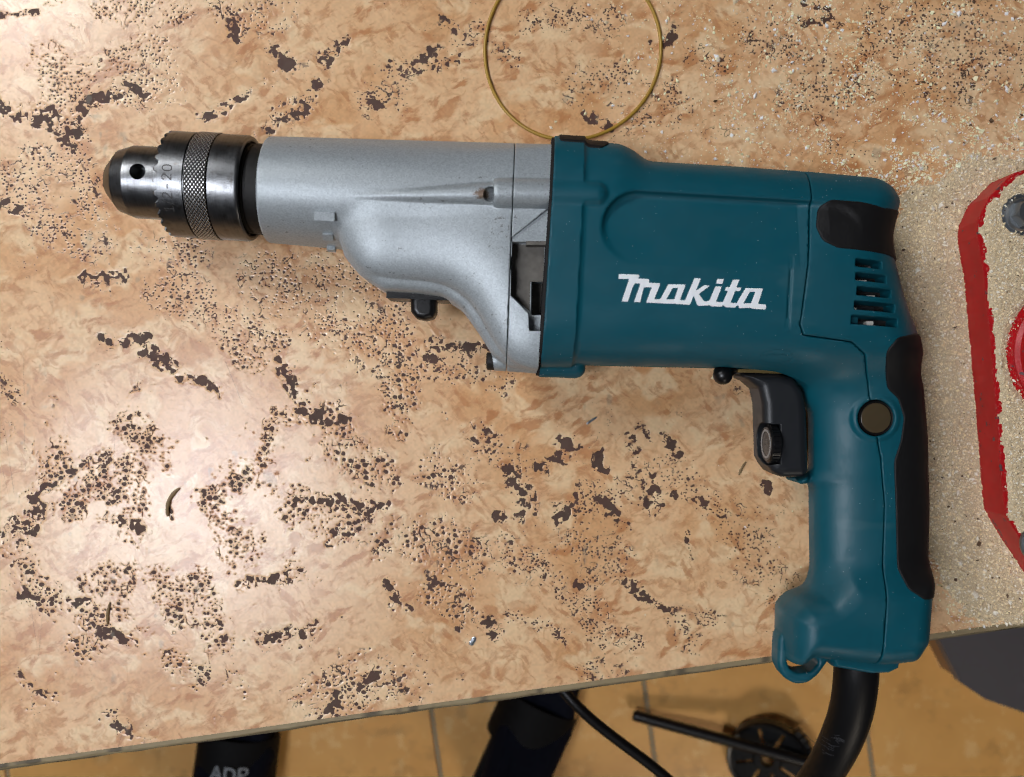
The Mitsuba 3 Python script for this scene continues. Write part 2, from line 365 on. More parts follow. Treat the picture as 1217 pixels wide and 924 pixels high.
def edge_color(p, n, uv):
    x, z = p.x * 1000, p.z * 1000
    c = mix((0.30, 0.235, 0.13), (0.20, 0.15, 0.08), fbm(x / 9, z / 1.2, p.y * 100, 3))
    return mix(c, (0.05, 0.038, 0.022), 0.8 * smoothstep(0.55, 0.68, fbm(x / 14, z / 1.6, 3.3, 3)))
plain('edge_wood', mikit.proc(edge_color), 0.6)
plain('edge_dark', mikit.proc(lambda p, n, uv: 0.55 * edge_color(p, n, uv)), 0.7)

def teal_color(p, n, uv):
    x, y = p.x * 1000, p.y * 1000
    c = mix((0.0010, 0.066, 0.093), (0.0016, 0.074, 0.104), fbm(x / 14, y / 14, p.z * 60, 3))
    d, _, w = voronoi(x / 3.4, y / 3.4 + p.z * 90)
    c = mix(c, (0.42, 0.45, 0.43), 0.75 * (1 - smoothstep(0.02, 0.055, d)) * smoothstep(0.80, 0.82, w) * smoothstep(0.45, 0.6, noise(x / 22, y / 22, 6.5)))
    return mix(c, (0.05, 0.12, 0.14), 0.25 * smoothstep(0.62, 0.75, fbm(x / 30, y / 12, 12.5, 3)))
def teal_rough(p, n, uv):
    x, y, z = p.x * 1000, p.y * 1000, p.z * 1000
    return 0.41 + 0.16 * smoothstep(0.35, 0.7, fbm(x / 16, y / 12, z / 14, 4))
def teal_bump(p, n, uv):
    return 0.010 * noise(p.x * 2600, p.y * 2600, p.z * 2600)
scene['teal_plastic'] = two({'type': 'bumpmap', 'scale': 0.001, 'arbitrary': mikit.proc(teal_bump, eps=8e-5),
                             'bsdf': {'type': 'principled', 'base_color': mikit.proc(teal_color), 'roughness': mikit.proc(teal_rough), 'specular': 0.36}})
def silver_color(p, n, uv):
    x, y, z = p.x * 1000, p.y * 1000, p.z * 1000
    g = noise(x / 0.55, y / 0.55, z / 0.55)
    c = mix((0.275, 0.308, 0.325), (0.375, 0.412, 0.43), g)
    c = mix(c, (0.10, 0.09, 0.08), 0.55 * smoothstep(0.70, 0.8, fbm(x / 1.4, y / 1.1, z / 2, 3)) * smoothstep(0.5, 0.6, noise(x / 18, y / 9, 3.5)))
    # rust at the front screw
    rx, ry = (P(573, 231, 28) / 1)
    r = dr.sqrt(dr.square((x - rx) / 4.6) + dr.square((y - ry) / 3.0)) + 0.9 * (fbm(x / 0.8, y / 0.8, 5.5, 3) - 0.5)
    return mix(c, (0.11, 0.055, 0.022), 0.9 * (1 - smoothstep(0.35, 0.95, r)))
scene['silver_paint'] = two({'type': 'principled', 'base_color': mikit.proc(silver_color), 'metallic': 0.36, 'roughness': 0.47})
def cast_color(p, n, uv):
    x, y, z = p.x * 1000, p.y * 1000, p.z * 1000
    return mix((0.16, 0.148, 0.13), (0.09, 0.082, 0.07), fbm(x / 2, y / 2, z / 2, 3))
plain('bare_cast_metal', mikit.proc(cast_color), 0.5, 0.4)
AO_X, AO_Y = P(240, 221.5)                          # a point on the spindle axis
def steel_color(p, n, uv):
    x, y, z = p.x * 1000, p.y * 1000, p.z * 1000
    c = mix((0.185, 0.19, 0.197), (0.12, 0.124, 0.128), fbm(x / 0.25, y / 5, z / 5, 2))
    u = (x - float(AO_X)) * 0.9982 - (y - float(AO_Y)) * 0.06
    c = mix(c, (0.075, 0.073, 0.070), 0.75 * smoothstep(-34.6, -36.0, u + 0.8 * noise(y / 3, z / 3, 6.5)))
    return mix(c, (0.075, 0.065, 0.055), 0.55 * smoothstep(0.55, 0.85, fbm(x / 2.2, y / 2.2, z / 2.2, 4)))
def steel_rough(p, n, uv):
    x, y, z = p.x * 1000, p.y * 1000, p.z * 1000
    return 0.25 + 0.18 * fbm(x / 2, y / 3, z / 3, 3)
plain('chuck_steel', mikit.proc(steel_color), mikit.proc(steel_rough), 1.0)
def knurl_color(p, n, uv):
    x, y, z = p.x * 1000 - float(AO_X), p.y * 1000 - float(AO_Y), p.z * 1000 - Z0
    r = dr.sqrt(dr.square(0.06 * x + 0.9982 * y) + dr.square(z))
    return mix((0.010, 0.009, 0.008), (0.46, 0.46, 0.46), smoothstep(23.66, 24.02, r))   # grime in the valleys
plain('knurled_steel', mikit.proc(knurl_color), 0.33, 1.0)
plain('dark_steel', (0.018, 0.016, 0.015), 0.45, 0.4)
plain('collar_black', (0.006, 0.0055, 0.005), 0.6, spec=0.3)
plain('zinc', (0.30, 0.32, 0.335), 0.45, 1.0)
def rubber_bump(p, n, uv):
    return 0.11 * noise(p.x * 1000, p.y * 1000, p.z * 1000) + 0.04 * noise(p.x * 2300, p.y * 2700, p.z * 2700)
scene['black_rubber'] = two({'type': 'bumpmap', 'scale': 0.001, 'arbitrary': mikit.proc(rubber_bump, eps=1e-4),
                             'bsdf': {'type': 'principled', 'base_color': rgb(0.0060, 0.0058, 0.0062), 'roughness': 0.58, 'specular': 0.30}})
plain('black_plastic', (0.004, 0.004, 0.0045), 0.35, spec=0.4)
plain('trigger_plastic', (0.012, 0.0135, 0.016), 0.42, spec=0.4)
plain('dark_gap', (0.004, 0.004, 0.004), 0.8)
plain('cap_brown', (0.060, 0.043, 0.022), 0.26)
plain('white_print', (0.80, 0.83, 0.85), 0.45)
plain('dial_white', (0.20, 0.20, 0.195), 0.4)
plain('engraving', (0.045, 0.045, 0.045), 0.5, 0.3)
plain('brass', (0.42, 0.30, 0.12), 0.4, 1.0)
plain('copper_white', (0.62, 0.58, 0.52), 0.4)
plain('cord_rubber', (0.0035, 0.0035, 0.004), 0.45, spec=0.3)
plain('cord_print', (0.020, 0.021, 0.024), 0.7)
def red_color(p, n, uv):
    x, y, z = p.x * 1000, p.y * 1000, p.z * 1000
    c = mix((0.46, 0.005, 0.009), (0.35, 0.004, 0.006), fbm(x / 8, y / 8, z / 8, 3))
    c = mix(c, (0.055, 0.05, 0.055), 0.85 * smoothstep(0.70, 0.76, fbm(x / 4.5, y / 3.5, z / 4, 4)))
    return mix(c, (0.45, 0.30, 0.24), 0.35 * smoothstep(0.62, 0.8, fbm(x / 0.7, y / 0.7, z / 0.7, 2)) * smoothstep(18, 21, z) * smoothstep(27, 22, z))
def red_bump(p, n, uv):
    return 0.10 * fbm(p.x * 600, p.y * 600, p.z * 600, 3)
scene['red_paint'] = two({'type': 'bumpmap', 'scale': 0.001, 'arbitrary': mikit.proc(red_bump, eps=1.5e-4),
                          'bsdf': {'type': 'principled', 'base_color': mikit.proc(red_color), 'roughness': 0.4, 'specular': 0.45}})
def dust_color(p, n, uv):
    x, y = p.x * 1000, p.y * 1000
    c = mix((0.44, 0.345, 0.215), (0.70, 0.575, 0.385), noise(x / 0.55, y / 0.55, 2.5))
    c = mix(c, (0.26, 0.19, 0.12), 0.4 * smoothstep(0.66, 0.76, noise(x / 0.45, y / 0.45, 7.5)))
    return c
plain('sawdust_bed', mikit.proc(dust_color), 0.9, spec=0.1)
scene['sawdust_grain'] = two({'type': 'diffuse', 'reflectance': {'type': 'mesh_attribute', 'name': 'vertex_color'}})
def tile_color(p, n, uv):
    x, y = p.x * 1000, p.y * 1000
    c = mix((0.78, 0.44, 0.14), (0.62, 0.31, 0.085), fbm(x / 60, y / 60, 2.5, 4))
    c = mix(c, (0.82, 0.54, 0.24), 0.6 * smoothstep(0.55, 0.75, fbm(x / 22, y / 22, 9.5, 4)))
    return mix(c, (0.30, 0.15, 0.05), 0.35 * smoothstep(0.55, 0.8, fbm(x / 35, y / 28, 15.5, 4)))
plain('floor_tile', mikit.proc(tile_color), 0.33)
plain('grout', (0.30, 0.23, 0.14), 0.9)
plain('grey_box', (0.085, 0.078, 0.084), 0.5)
plain('brown_board', (0.20, 0.11, 0.05), 0.6)
def cloth_color(p, n, uv):
    return mix((0.0030, 0.0038, 0.008), (0.005, 0.006, 0.012), noise(p.x * 260, p.y * 260, p.z * 260))
plain('navy_cloth', mikit.proc(cloth_color), 0.9, spec=0.1)
plain('slide_rubber', (0.0035, 0.0035, 0.004), 0.7, spec=0.15)
plain('grey_print', (0.17, 0.19, 0.21), 0.6)
plain('yellow_ring', (0.36, 0.21, 0.03), 0.35)
plain('wood_splinter', (0.19, 0.12, 0.05), 0.6)
plain('foil', (0.55, 0.60, 0.66), 0.25, 1.0)
plain('pale_chip', (0.74, 0.66, 0.52), 0.7)

# ------------------------------------------------------------------ the setting: floor and table
ROT = math.radians(8.0)
ex, ey = np.array([math.cos(ROT), math.sin(ROT)]), np.array([-math.sin(ROT), math.cos(ROT)])
tile = 298.0
fx0 = W(519, 890, FLOOR)[:2] @ ex              # a joint passes here
g = trimesh.creation.box([3600, 3600, 20]); g.apply_transform(trimesh.transformations.rotation_matrix(ROT, [0, 0, 1])); g.apply_translation([0, 0, FLOOR - 14])
add('floor', g, 'grout', local=False)
labels['floor'] = {'label': 'orange brown tiled floor far below the table edge', 'kind': 'structure'}
rt = random.Random(5)
shape = bevel_extrude(sg.box(-tile / 2 + 3.6, -tile / 2 + 3.6, tile / 2 - 3.6, tile / 2 - 3.6).buffer(-3).buffer(3, quad_segs=2), -7, 0, 1.5, 3).to_mesh()
tm = trimesh.Trimesh(np.array(shape.vert_properties[:, :3]), np.array(shape.tri_verts), process=False)
for i in range(-3, 4):
    for j in range(-4, 2):
        m = tm.copy()
        m.apply_transform(trimesh.transformations.rotation_matrix(ROT, [0, 0, 1]))
        c = ex * (fx0 + (i + 0.5) * tile) + ey * (-40 + (j + 0.5) * tile)
        m.apply_translation([c[0], c[1], FLOOR + rt.uniform(-0.4, 0.4)])
        add('tile', m, 'floor_tile', local=False, parent='floor')

TH = 13.0
e0, e1 = W(0, 911, 0)[:2], W(1217, 741, 0)[:2]
td = (e1 - e0) / np.linalg.norm(e1 - e0); tn = np.array([-td[1], td[0]])
mid = (e0 + e1) / 2
corners = [mid - td * 700, mid + td * 620, mid + td * 620 + tn * 690, mid - td * 700 + tn * 690]
top = sg.Polygon([c + (tn * 1.2 if i < 2 else 0) for i, c in enumerate(corners)])
add('tabletop', extrude(top, -TH, 0.0), 'laminate', local=False, parent='table')
for z0, z1, w0, w1 in ((-4.2, -0.5, 2.2, 3.0), (-TH, -4.4, 3.4, 5.0)):
    def lay(w, z): return [[*(c + tn * (1.15 - w)), z] for c in corners[:2]] + [[*(c + tn * 1.19), z] for c in corners[1::-1]]
    v = np.array(lay(w0, z1) + lay(w1, z1 - 0.6) + lay(w1, z0))
    n = 120                                                     # cut along its length, with small nicks
    st = np.linspace(0, 1, n)
    rn = np.random.default_rng(int(-z0 * 10))
    rows = []
    for k in range(3):
        A, Bq = v[k * 4], v[k * 4 + 1]
        nick = (rn.random(n) ** 3 * 0.7 + 0.25 * np.sin(st * 40 + k) * rn.random(n))[:, None] * np.array([tn[0], tn[1], 0])
        rows.append(A + (Bq - A) * st[:, None] + nick)
    back = [np.column_stack([(corners[0] + tn * 1.19) + (corners[1] - corners[0]) * st[:, None], 0 * st + z]) for z in (z0, z1)]
    rows = [back[1]] + rows + [back[0]]
    vv_ = np.vstack(rows); i = np.arange(n - 1); fs = []
    for k in range(5):
        o, q2 = k * n, ((k + 1) % 5) * n
        fs += [np.stack([o + i, q2 + i, q2 + i + 1], 1), np.stack([o + i, q2 + i + 1, o + i + 1], 1)]
    m = trimesh.Trimesh(vv_, np.vstack(fs), process=False)
    if m.volume < 0: m.invert()
    add('edge_strip', m, 'edge_wood' if z1 > -1 else 'edge_dark', local=False, parent='table')
labels['table'] = {'label': 'pale laminate workbench top with brown speckles and a raw wooden front edge', 'category': 'table'}

# ------------------------------------------------------------------ the drill
DR = 'power_drill'
TILT = 0.06
AX, AV = np.array([math.cos(TILT), -math.sin(TILT), 0]), np.array([math.sin(TILT), math.cos(TILT), 0])
AO = P3(240, 221.5)                                 # a point on the spindle axis
def on_axis(px):
    """Distance along the spindle axis of the photo column px."""
    return (P(px, 222)[0] - AO[0]) / AX[0]
def turned(profile, n=120):
    """Turned part: (distance along the axis, radius) pairs."""
    m = lathe([(r, u) for u, r in profile], n)
    return place(m, AV, [0, 0, 1], AO)               # local z -> AV x Z = AX

# ---- chuck
u0 = on_axis(128.5)
nose_prof = [(u0, 0), (u0, 5.2), (on_axis(131.5), 7.6), (on_axis(146), 14.0), (on_axis(161), 16.0), (on_axis(163), 16.3), (on_axis(216), 16.3), (on_axis(216), 0)]
nose = lathe([(r, u) for u, r in nose_prof], 128)
man = manifold3d.Manifold(manifold3d.Mesh(np.asarray(nose.vertices, np.float32), np.asarray(nose.faces, np.uint32)))
hu = on_axis(181)
for k in range(3):
    a = math.radians(5 + 120 * k)                    # towards the camera, slightly up the picture
    cyl = manifold3d.Manifold.cylinder(20, 3.55, 3.55, 40).rotate((0, 90, 0)).translate((8.0, 0, 0)).rotate((0, 0, math.degrees(math.pi / 2 - a))).translate((0, 0, hu))
    man = man - cyl
bore = manifold3d.Manifold.cylinder(14, 3.9, 3.9, 32).translate((0, 0, u0 - 1))
man = man - bore
mm = man.to_mesh()
nose = trimesh.Trimesh(np.array(mm.vert_properties[:, :3]), np.array(mm.tri_verts), process=False)
add('chuck', place(nose, AV, [0, 0, 1], AO), 'chuck_steel', smooth=28, parent=DR)
for k in range(3):
    a = 2 * math.pi * k / 3 + 0.5
    jaw = trimesh.creation.box([3.4, 3.0, 9]); jaw.apply_translation([2.5, 0, u0 + 3.6]); jaw.apply_transform(trimesh.transformations.rotation_matrix(a, [0, 0, 1]))
    add('jaw', place(jaw, AV, [0, 0, 1], AO), 'dark_steel', parent=DR + '__chuck')
RS = 23.7
sl0, kn0, kn1, sl1 = on_axis(206), on_axis(240.2), on_axis(266.5), on_axis(301)
sleeve = lathe([(16.4, sl0 + 2.6), (19.0, sl0), (RS - 0.5, sl0 + 0.2), (RS, sl0 + 0.7), (RS, kn0 - 0.5), (RS - 0.7, kn0 - 0.2), (RS - 0.7, kn0 + 0.4), (16.4, kn0 + 0.4), (16.4, sl0 + 2.6)], 160)
man = manifold3d.Manifold(manifold3d.Mesh(np.asarray(sleeve.vertices, np.float32), np.asarray(sleeve.faces, np.uint32)))
cuts = []
NT = 28
for k in range(NT):
    a = 2 * math.pi * (k + 0.2) / NT
    cuts.append(manifold3d.Manifold.cylinder(14, 1.3, 2.35, 10).rotate((0, 90, 0)).translate((14.5, 0, 0)).rotate((0, 0, math.degrees(a))).translate((0, 0, sl0 + 0.3)))
man = man - manifold3d.Manifold.batch_boolean(cuts, manifold3d.OpType.Add)
mm = man.to_mesh()
sl = trimesh.Trimesh(np.array(mm.vert_properties[:, :3]), np.array(mm.tri_verts), process=False)
add('gear_sleeve', place(sl, AV, [0, 0, 1], AO), 'chuck_steel', smooth=28, parent=DR + '__chuck')
# knurled band: real diamonds
nth, nu = 1100, 84
th, uu = np.meshgrid(np.arange(nth) / nth * 2 * np.pi, np.linspace(0, 1, nu), indexing='ij')
Lk = kn1 - kn0 - 0.5
q = 68
pa, pb = th * q / (2 * np.pi) + uu * Lk * 0.62, th * q / (2 * np.pi) - uu * Lk * 0.62
tri = lambda t: np.abs((t % 1) * 2 - 1)
hgt = np.minimum(tri(pa), tri(pb))
rr = RS - 0.10 + 0.62 * np.clip(hgt * 1.6, 0, 0.8) - 0.45 * np.clip((np.abs(uu - 0.5) - 0.475) / 0.025, 0, 1)
kv = np.stack([rr * np.cos(th), rr * np.sin(th), kn0 + 0.25 + uu * Lk], -1).reshape(-1, 3)
ii, jj = np.meshgrid(np.arange(nth), np.arange(nu - 1), indexing='ij')
a_, b_ = (ii * nu + jj).ravel(), ((ii + 1) % nth * nu + jj).ravel()
kf = np.vstack([np.stack([a_, b_, b_ + 1], 1), np.stack([a_, b_ + 1, a_ + 1], 1)])
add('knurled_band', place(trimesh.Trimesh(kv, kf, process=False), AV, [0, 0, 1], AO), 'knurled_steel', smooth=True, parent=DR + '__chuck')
add('rear_sleeve', turned([(kn1 - 0.6, 16), (kn1 - 0.6, RS - 0.7), (kn1 - 0.1, RS - 0.7), (kn1 + 0.2, RS), (sl1 - 1.6, RS), (sl1 - 0.4, RS - 0.5), (sl1, RS - 1.6), (sl1 - 0.2, 21.2), (sl1 - 2.0, 20.8), (sl1 - 2.2, 16), (kn1 - 0.6, 16)], 160), 'chuck_steel', smooth=28, parent=DR + '__chuck')
add('collar', turned([(sl1 - 3, 0), (sl1 - 3, 20.2), (sl1 + 0.6, 20.2), (sl1 + 1.0, 19.4), (sl1 + 2.0, 19.4), (sl1 + 2.4, 20.4), (on_axis(326), 20.4), (on_axis(326), 0)], 120), 'collar_black', smooth=28, parent=DR + '__chuck')
# engraved size on the sleeve, read along the circumference
def wrap_text(text, height, u, ang0, r, depth=0.03):
    m = meshkit.text_mesh(text, height, depth)
    for _ in range(2): m = m.subdivide()
    v = np.array(m.vertices)
    w = v[:, 0].max()
    a = ang0 + (v[:, 0] - w / 2) / r                 # reading up the picture
    rad = r + v[:, 2] - 0.01
    uu = u - v[:, 1]
    m.vertices = AO + uu[:, None] * AX + (rad * np.sin(a))[:, None] * AV + (rad * np.cos(a))[:, None] * np.array([0, 0, 1.0])
    return m
add('engraved_text', wrap_text('1/2-20', 4.4, on_axis(228), -0.30, RS), 'engraving', parent=DR + '__chuck')

# ---- silver gear housing
ub0 = on_axis(321.5)
ub1 = on_axis(614)
def axial(p):
    q = p - AO
    return q @ AX, np.hypot(q @ AV, q[:, 2])
bulge = Poly2(pts([(396, 222), (396, 262), (406, 292), (420, 314), (436, 328), (470, 333), (505, 334), (534, 339), (556, 355), (570, 375), (584, 401), (600, 425), (622, 438), (700, 446), (760, 446), (760, 165), (420, 190)], 17), r=5, soft=3.6)
lip = Poly2(pts([(410, 280), (418, 312), (436, 334), (462, 350.5), (500, 353), (530, 357), (550, 370), (570, 398), (586, 424), (606, 438), (760, 445), (760, 250)], -6), r=3, soft=1.2)
def gear_raw(p):
    u, r = axial(p)
    rad = 23.8 + 3.4 * np.clip((u - ub0) / (ub1 - ub0), 0, 1.2)
    cone = np.maximum(np.maximum(r - rad, ub0 - u), u - ub1 - 22)
    cone = smax(r - rad, ub0 - u, 1.2)
    pz = p.copy(); pz[:, 2] = np.abs(p[:, 2])
    f = smin(cone, extr(bulge, pz, 23.6 + 3.0 * np.clip((p[:, 0] - P(470, 0)[0]) / 52, 0, 1) ** 2 * (3 - 2 * np.clip((p[:, 0] - P(470, 0)[0]) / 52, 0, 1)), 25, 9.0), 1.8)
    f = smin(f, extr(lip, pz, 16.0, 5, 5), 1.0)
    rib = capsule(pz, P3(396, 233.5, 22.0), P3(600, 231.0, 25.2), 1.5, 5.4)
    f = smin(f, rib, 0.7)
    boss = capsule(pz, P3(594, 230, 26.2), P3(690, 231, 27.2), 6.3)
    boss = np.maximum(boss, P(587, 230, 25)[0] - p[:, 0])
    f = smin(f, boss, 0.5)
    b2 = np.maximum(capsule(pz, P3(590, 429, 4.5), P3(690, 436, 4.5), 4.3), P(585, 430)[0] - p[:, 0])
    f = smin(f, b2, 0.8)
    f = np.maximum(f, -(capsule(pz, P3(583, 231.5, 28.6), P3(592, 231, 27.2), 3.0)))
    return f
def sideline(p, pxt, pxb, yt=170, yb=440, z=0):
    """Signed distance to the slanted line through the photo points (pxt, yt) and (pxb, yb); positive to the right."""
    a, b = P(pxt, yt, z), P(pxb, yb, z)
    d = (b - a) / np.linalg.norm(b - a)
    return (p[:, 0] - a[0]) * -d[1] + (p[:, 1] - a[1]) * d[0]
# seam between gear housing and its rear plate; between the plate and the teal motor housing
def cut1(p): return sideline(p, 612.5, 602.0, z=10)
def cut2(p): return sideline(p, 656.5, 640.0, z=10)
def gear_front(p): return smax(gear_raw(p), cut1(p) + 0.12, 0.35)
recess = Poly2(pts([(609, 284), (652, 250), (675, 250), (675, 394), (629, 394), (628, 374), (607, 352)], 22), r=0.5, step=0.5)
slot = Poly2(pts([(632, 336), (675, 336), (675, 376), (631, 376)], 12), r=0.3, step=0.5)
ledge = Poly2(pts([(628, 376), (675, 376), (675, 394), (628, 394)], 16), r=0.3, step=0.5)
def rear_plate(p):
    f = smax(gear_raw(p), -cut1(p) + 0.12, 0.35)
    f = smax(f, cut2(p) + 0.3, 0.35)
    pz = p.copy(); pz[:, 2] = np.abs(p[:, 2])
    floor_z = 18.5 - 9.0 * np.clip((p[:, 0] - P(628, 0, 18)[0]) / 9, 0, 1) * np.clip((P(0, 292, 18)[1] - p[:, 1]) / -12 + 1, 0, 1) * 0
    f = np.maximum(f, -np.maximum(recess(p), floor_z - pz[:, 2]))
    f = np.maximum(f, -np.maximum(slot(p), 6 - pz[:, 2]))
    return f
lo = [*P(312, 450), -34]; hi = [*P(680, 155), 34]
add('gear_housing', sdf_mesh(gear_front, [lo[0], lo[1], -32], [P(618, 0)[0], hi[1], 33], 0.7), 'silver_paint', parent=DR)
add('gear_case_plate', sdf_mesh(rear_plate, [P(590, 0)[0], lo[1], -33], [P(664, 0)[0], hi[1], 34], 0.5), 'silver_paint', parent=DR)
# bare cast walls inside the recess of the plate
inner = []
b = extrude(sg.Polygon(pts([(609, 290), (648, 290), (646, 336), (631, 336), (630, 372), (607, 351)], 18.5)).buffer(-0.3), 18.5, 18.75); inner.append(b)
inner.append(extrude(sg.Polygon(pts([(632, 337), (646, 337), (643, 375), (632, 375)], 8)).buffer(-0.2), 6.0, 6.4))
add('recess_slope', extrude(sg.Polygon(pts([(603, 290), (603, 285), (656, 246), (656, 289.5)], 20)), 20.6, 25.4), 'silver_paint', parent=DR + '__gear_case_plate')
add('recess_wall', trimesh.util.concatenate(inner), 'bare_cast_metal', parent=DR + '__gear_case_plate')
rib = trimesh.creation.box([11, 1.6, 9]); rib.apply_translation(P3(640, 291, 21)); add('recess_rib', rib, 'bare_cast_metal', parent=DR + '__gear_case_plate')
# locating tabs for a side handle, stepping down round the barrel
for px, py, z, w, hh, ang in ((386, 257, 21.6, 8.8, 1.9, 22), (390, 281, 13.0, 4.6, 1.7, 50), (394, 296, 2.5, 3.8, 1.7, 78)):
    c = P3(px, py, z)
    s = sg.box(-w / 2, -hh, w / 2, hh).buffer(-0.3).buffer(0.3)
    m = bevel_extrude(s, -4.5, 1.1, 0.35, 3).rotate((ang, 0, -3.4)).translate(tuple(c))
    add('locating_tab', m, 'silver_paint', smooth=30, parent=DR + '__gear_housing')
# screws: one deep in the channel, one in the lower boss
def screw(c, r):
    m = lathe([(0, -0.8), (r * 0.45, -0.8), (r * 0.5, 0.6), (r * 0.85, 0.5), (r, 0.0), (r, -3), (0, -3)][::-1], 32)
    return place(m, [0, 0, 1], [0, 1, 0], c)
add('screw', screw(P3(588.5, 231, 25.6), 3.0), 'dark_steel', smooth=30, parent=DR + '__gear_housing')
add('screw', screw(P3(579.5, 429.5, 4.5), 4.0), 'dark_steel', smooth=30, parent=DR + '__gear_housing')
# speed selector under the gear housing
pl = bevel_extrude(sg.Polygon([P(463, 349, 0), P(551, 354, 0), P(551, 359, 0), P(463, 355.5, 0)]).buffer(0.4), -9, 8, 0.8, 3)
add('selector_plate', pl, 'black_plastic', smooth=30, parent=DR)
kb = Poly2(pts([(488, 350), (519, 350), (519, 372), (515, 379), (505, 381.5), (495, 379), (489, 371)], 2), r=1.5, step=0.5, pad=6)
add('selector_knob', sdf_mesh(lambda p: extr(kb, p, 6.5, 3.0, 3.0), [*P(480, 390), -8], [*P(528, 340), 8], 0.5), 'black_plastic', parent=DR)

# ---- teal body
body2 = Poly2(pts([(540, 164), (657, 170), (735, 175), (751, 183), (767, 195.5), (860, 201), (957, 208), (1037, 214.5), (1054, 224), (1066, 243), (1058, 262), (1053, 285), (1056, 306), (1066, 345), (1078, 384), (1086, 420), (1060, 450), (960, 446), (870, 437), (690, 433), (540, 431)], 9), r=3, soft=1.8)
grip2 = Poly2(pts([(940, 400), (1060, 385), (1080, 388), (1089, 415), (1100, 462), (1106, 520), (1109, 600), (1107, 690), (1099, 762), (1086, 782), (1050, 786), (966, 776), (932, 763, -12), (925, 745, -12), (926, 718, -12), (936, 706, -12), (954, 697, -10), (962, 672, -3), (962, 590, -2), (962, 578, -2), (956, 570, -2), (962, 556, -2), (962, 490, -2), (955, 462), (938, 444)], 9), r=2.2, soft=1.2)
foot2 = Poly2(pts([(925, 718, -12), (936, 707, -12), (960, 699, -12), (1010, 690), (1104, 690), (1099, 762), (1086, 782), (1050, 786), (966, 777), (928, 777, -8), (924, 774, -12)], 13), r=2, soft=0.8)
pocket = Poly2(sg.LineString([P(760, 271, 31), P(985, 284, 31)]).buffer(15.6), step=0.8)
def blend_xy(p, a, b):
    """0 at the photo column a to 1 at the column b."""
    t = np.clip((p[:, 0] - P(a, 0)[0]) / (P(b, 0)[0] - P(a, 0)[0]), 0, 1)
    return t * t * (3 - 2 * t)
def teal_raw(p):
    pz = p.copy(); pz[:, 2] = np.abs(p[:, 2])
    z = pz[:, 2]
    hb = 31.5 - 1.5 * blend_xy(p, 940, 1080)
    body = extr(body2, pz, hb, 26, 19)
    hg = 15.5 + 2.5 * np.clip((P(0, 560)[1] - p[:, 1]) / -60, 0, 1)
    grip = extr(grip2, pz, hg + 0.8, 24, 14.5)
    foot = extr(foot2, pz, 21.4, 8, 9)
    f = smin(body, smin(foot, grip, 11), 8)
    # front flange, a little proud
    fl = np.maximum(body - 0.5, sideline(p, 692, 678, z=20))
    f = smin(f, fl, 3.5)
    # long finger scallop along the side
    q = pocket(pz)
    a, b = P(760, 271, 31), P(985, 284, 31)
    d = (b - a) / np.linalg.norm(b - a)
    v = (p[:, 0] - a[0]) * -d[1] + (p[:, 1] - a[1]) * d[0]          # up across the scallop
    floor_z = 32.2 - 6.0 * np.clip((v + 15) / 30, 0, 1)
    end = np.clip((p[:, 0] - P(925, 0)[0]) / 12, 0, 1)
    cut = smax(q, floor_z + 3 * end - z, 3.0)
    f = smax(f, -cut, 1.5)
    # screw boss and lower boss
    f = smin(f, capsule(pz, P3(953, 567.5, 0), P3(953, 567.5, 8), 3.0), 2.0)
    f = smax(f, -capsule(pz, P3(1089, 751, 13), P3(1090, 764, 13), 1.7), 0.4)
    bb = capsule(p, P3(600, 230, 28.4), P3(708, 232.5, 28.4), 5.8)
    f = smin(f, bb, 1.2)
    lb = capsule(pz, P3(630, 436, 4.5), P3(684, 438, 4.5), 4.4)
    f = smin(f, lb, 1.0)
    # step of the tail
    f = smax(f, -np.maximum(np.abs(sideline(p, 946, 934, 210, 405, 30)) - 0.5, np.maximum(31.0 - z, np.maximum(p[:, 1] - P(0, 305, 30)[1], P(0, 398, 30)[1] - p[:, 1]))), 0.9)
    # ring round the brush cap, and its hole
    c = P(1041, 497, 17)
    rc = np.hypot(p[:, 0] - c[0], p[:, 1] - c[1])
    f = smin(f, np.maximum(np.hypot(np.maximum(rc - 8.6, 0), np.maximum(z - 15.7, 0)) - 1.9, 0 - z), 1.2)
    f = smax(f, -np.maximum(rc - 8.0, 10 - z), 0.7)
    return f
cover2 = Poly2(pts([(959, 190), (957, 225), (950, 320), (941, 388), (946, 400), (1003, 408), (1021, 422), (1033, 455), (1041, 497), (1051, 545), (1056, 600), (1053, 690), (1046, 800), (1140, 820), (1140, 190)], 20), step=0.6)
slots = []
for x0, x1, y0, y1 in ((1011, 1046, 310.5, 320), (1011, 1052, 327, 336.5), (1012.5, 1058, 343.5, 354), (1009.5, 1062, 360.5, 371), (1006, 1065, 377.5, 388)):
    slots.append((P((x0 + x1) / 2, (y0 + y1) / 2, 26), (x1 - x0) / 2 / F * (D - 26), (y1 - y0) / 2 / F * (D - 26)))
def slot_cut(p):
    d = np.full(len(p), 1e3)
    z = np.abs(p[:, 2])
    for c, a, b in slots:
        d = np.minimum(d, rbox(np.stack([p[:, 0], p[:, 1], z], 1), [*c, 27], [a, b, 12], 0.5, -0.07))
    return d
trig_cut = Poly2(pts([(900, 436), (930, 446), (950, 458), (957, 480), (959, 562), (930, 575), (880, 520)], 0), r=0.5)
def front_shell(p):
    f = smax(teal_raw(p), cut2_inv(p), 0.5)
    f = smax(f, -(cover2(p) - 0.22), 0.35)
    return smax(f, -np.maximum(trig_cut(p), np.abs(p[:, 2]) - 11.5), 0.4)
def cut2_inv(p): return -sideline(p, 658.0, 641.5, z=10)
pad1 = Poly2(pts([(984, 239.5), (1020, 242), (1048, 248), (1110, 244), (1110, 312), (1056, 303), (990, 297.5), (972, 289), (965.5, 272), (969, 248)], 26), r=5.5, step=0.6)
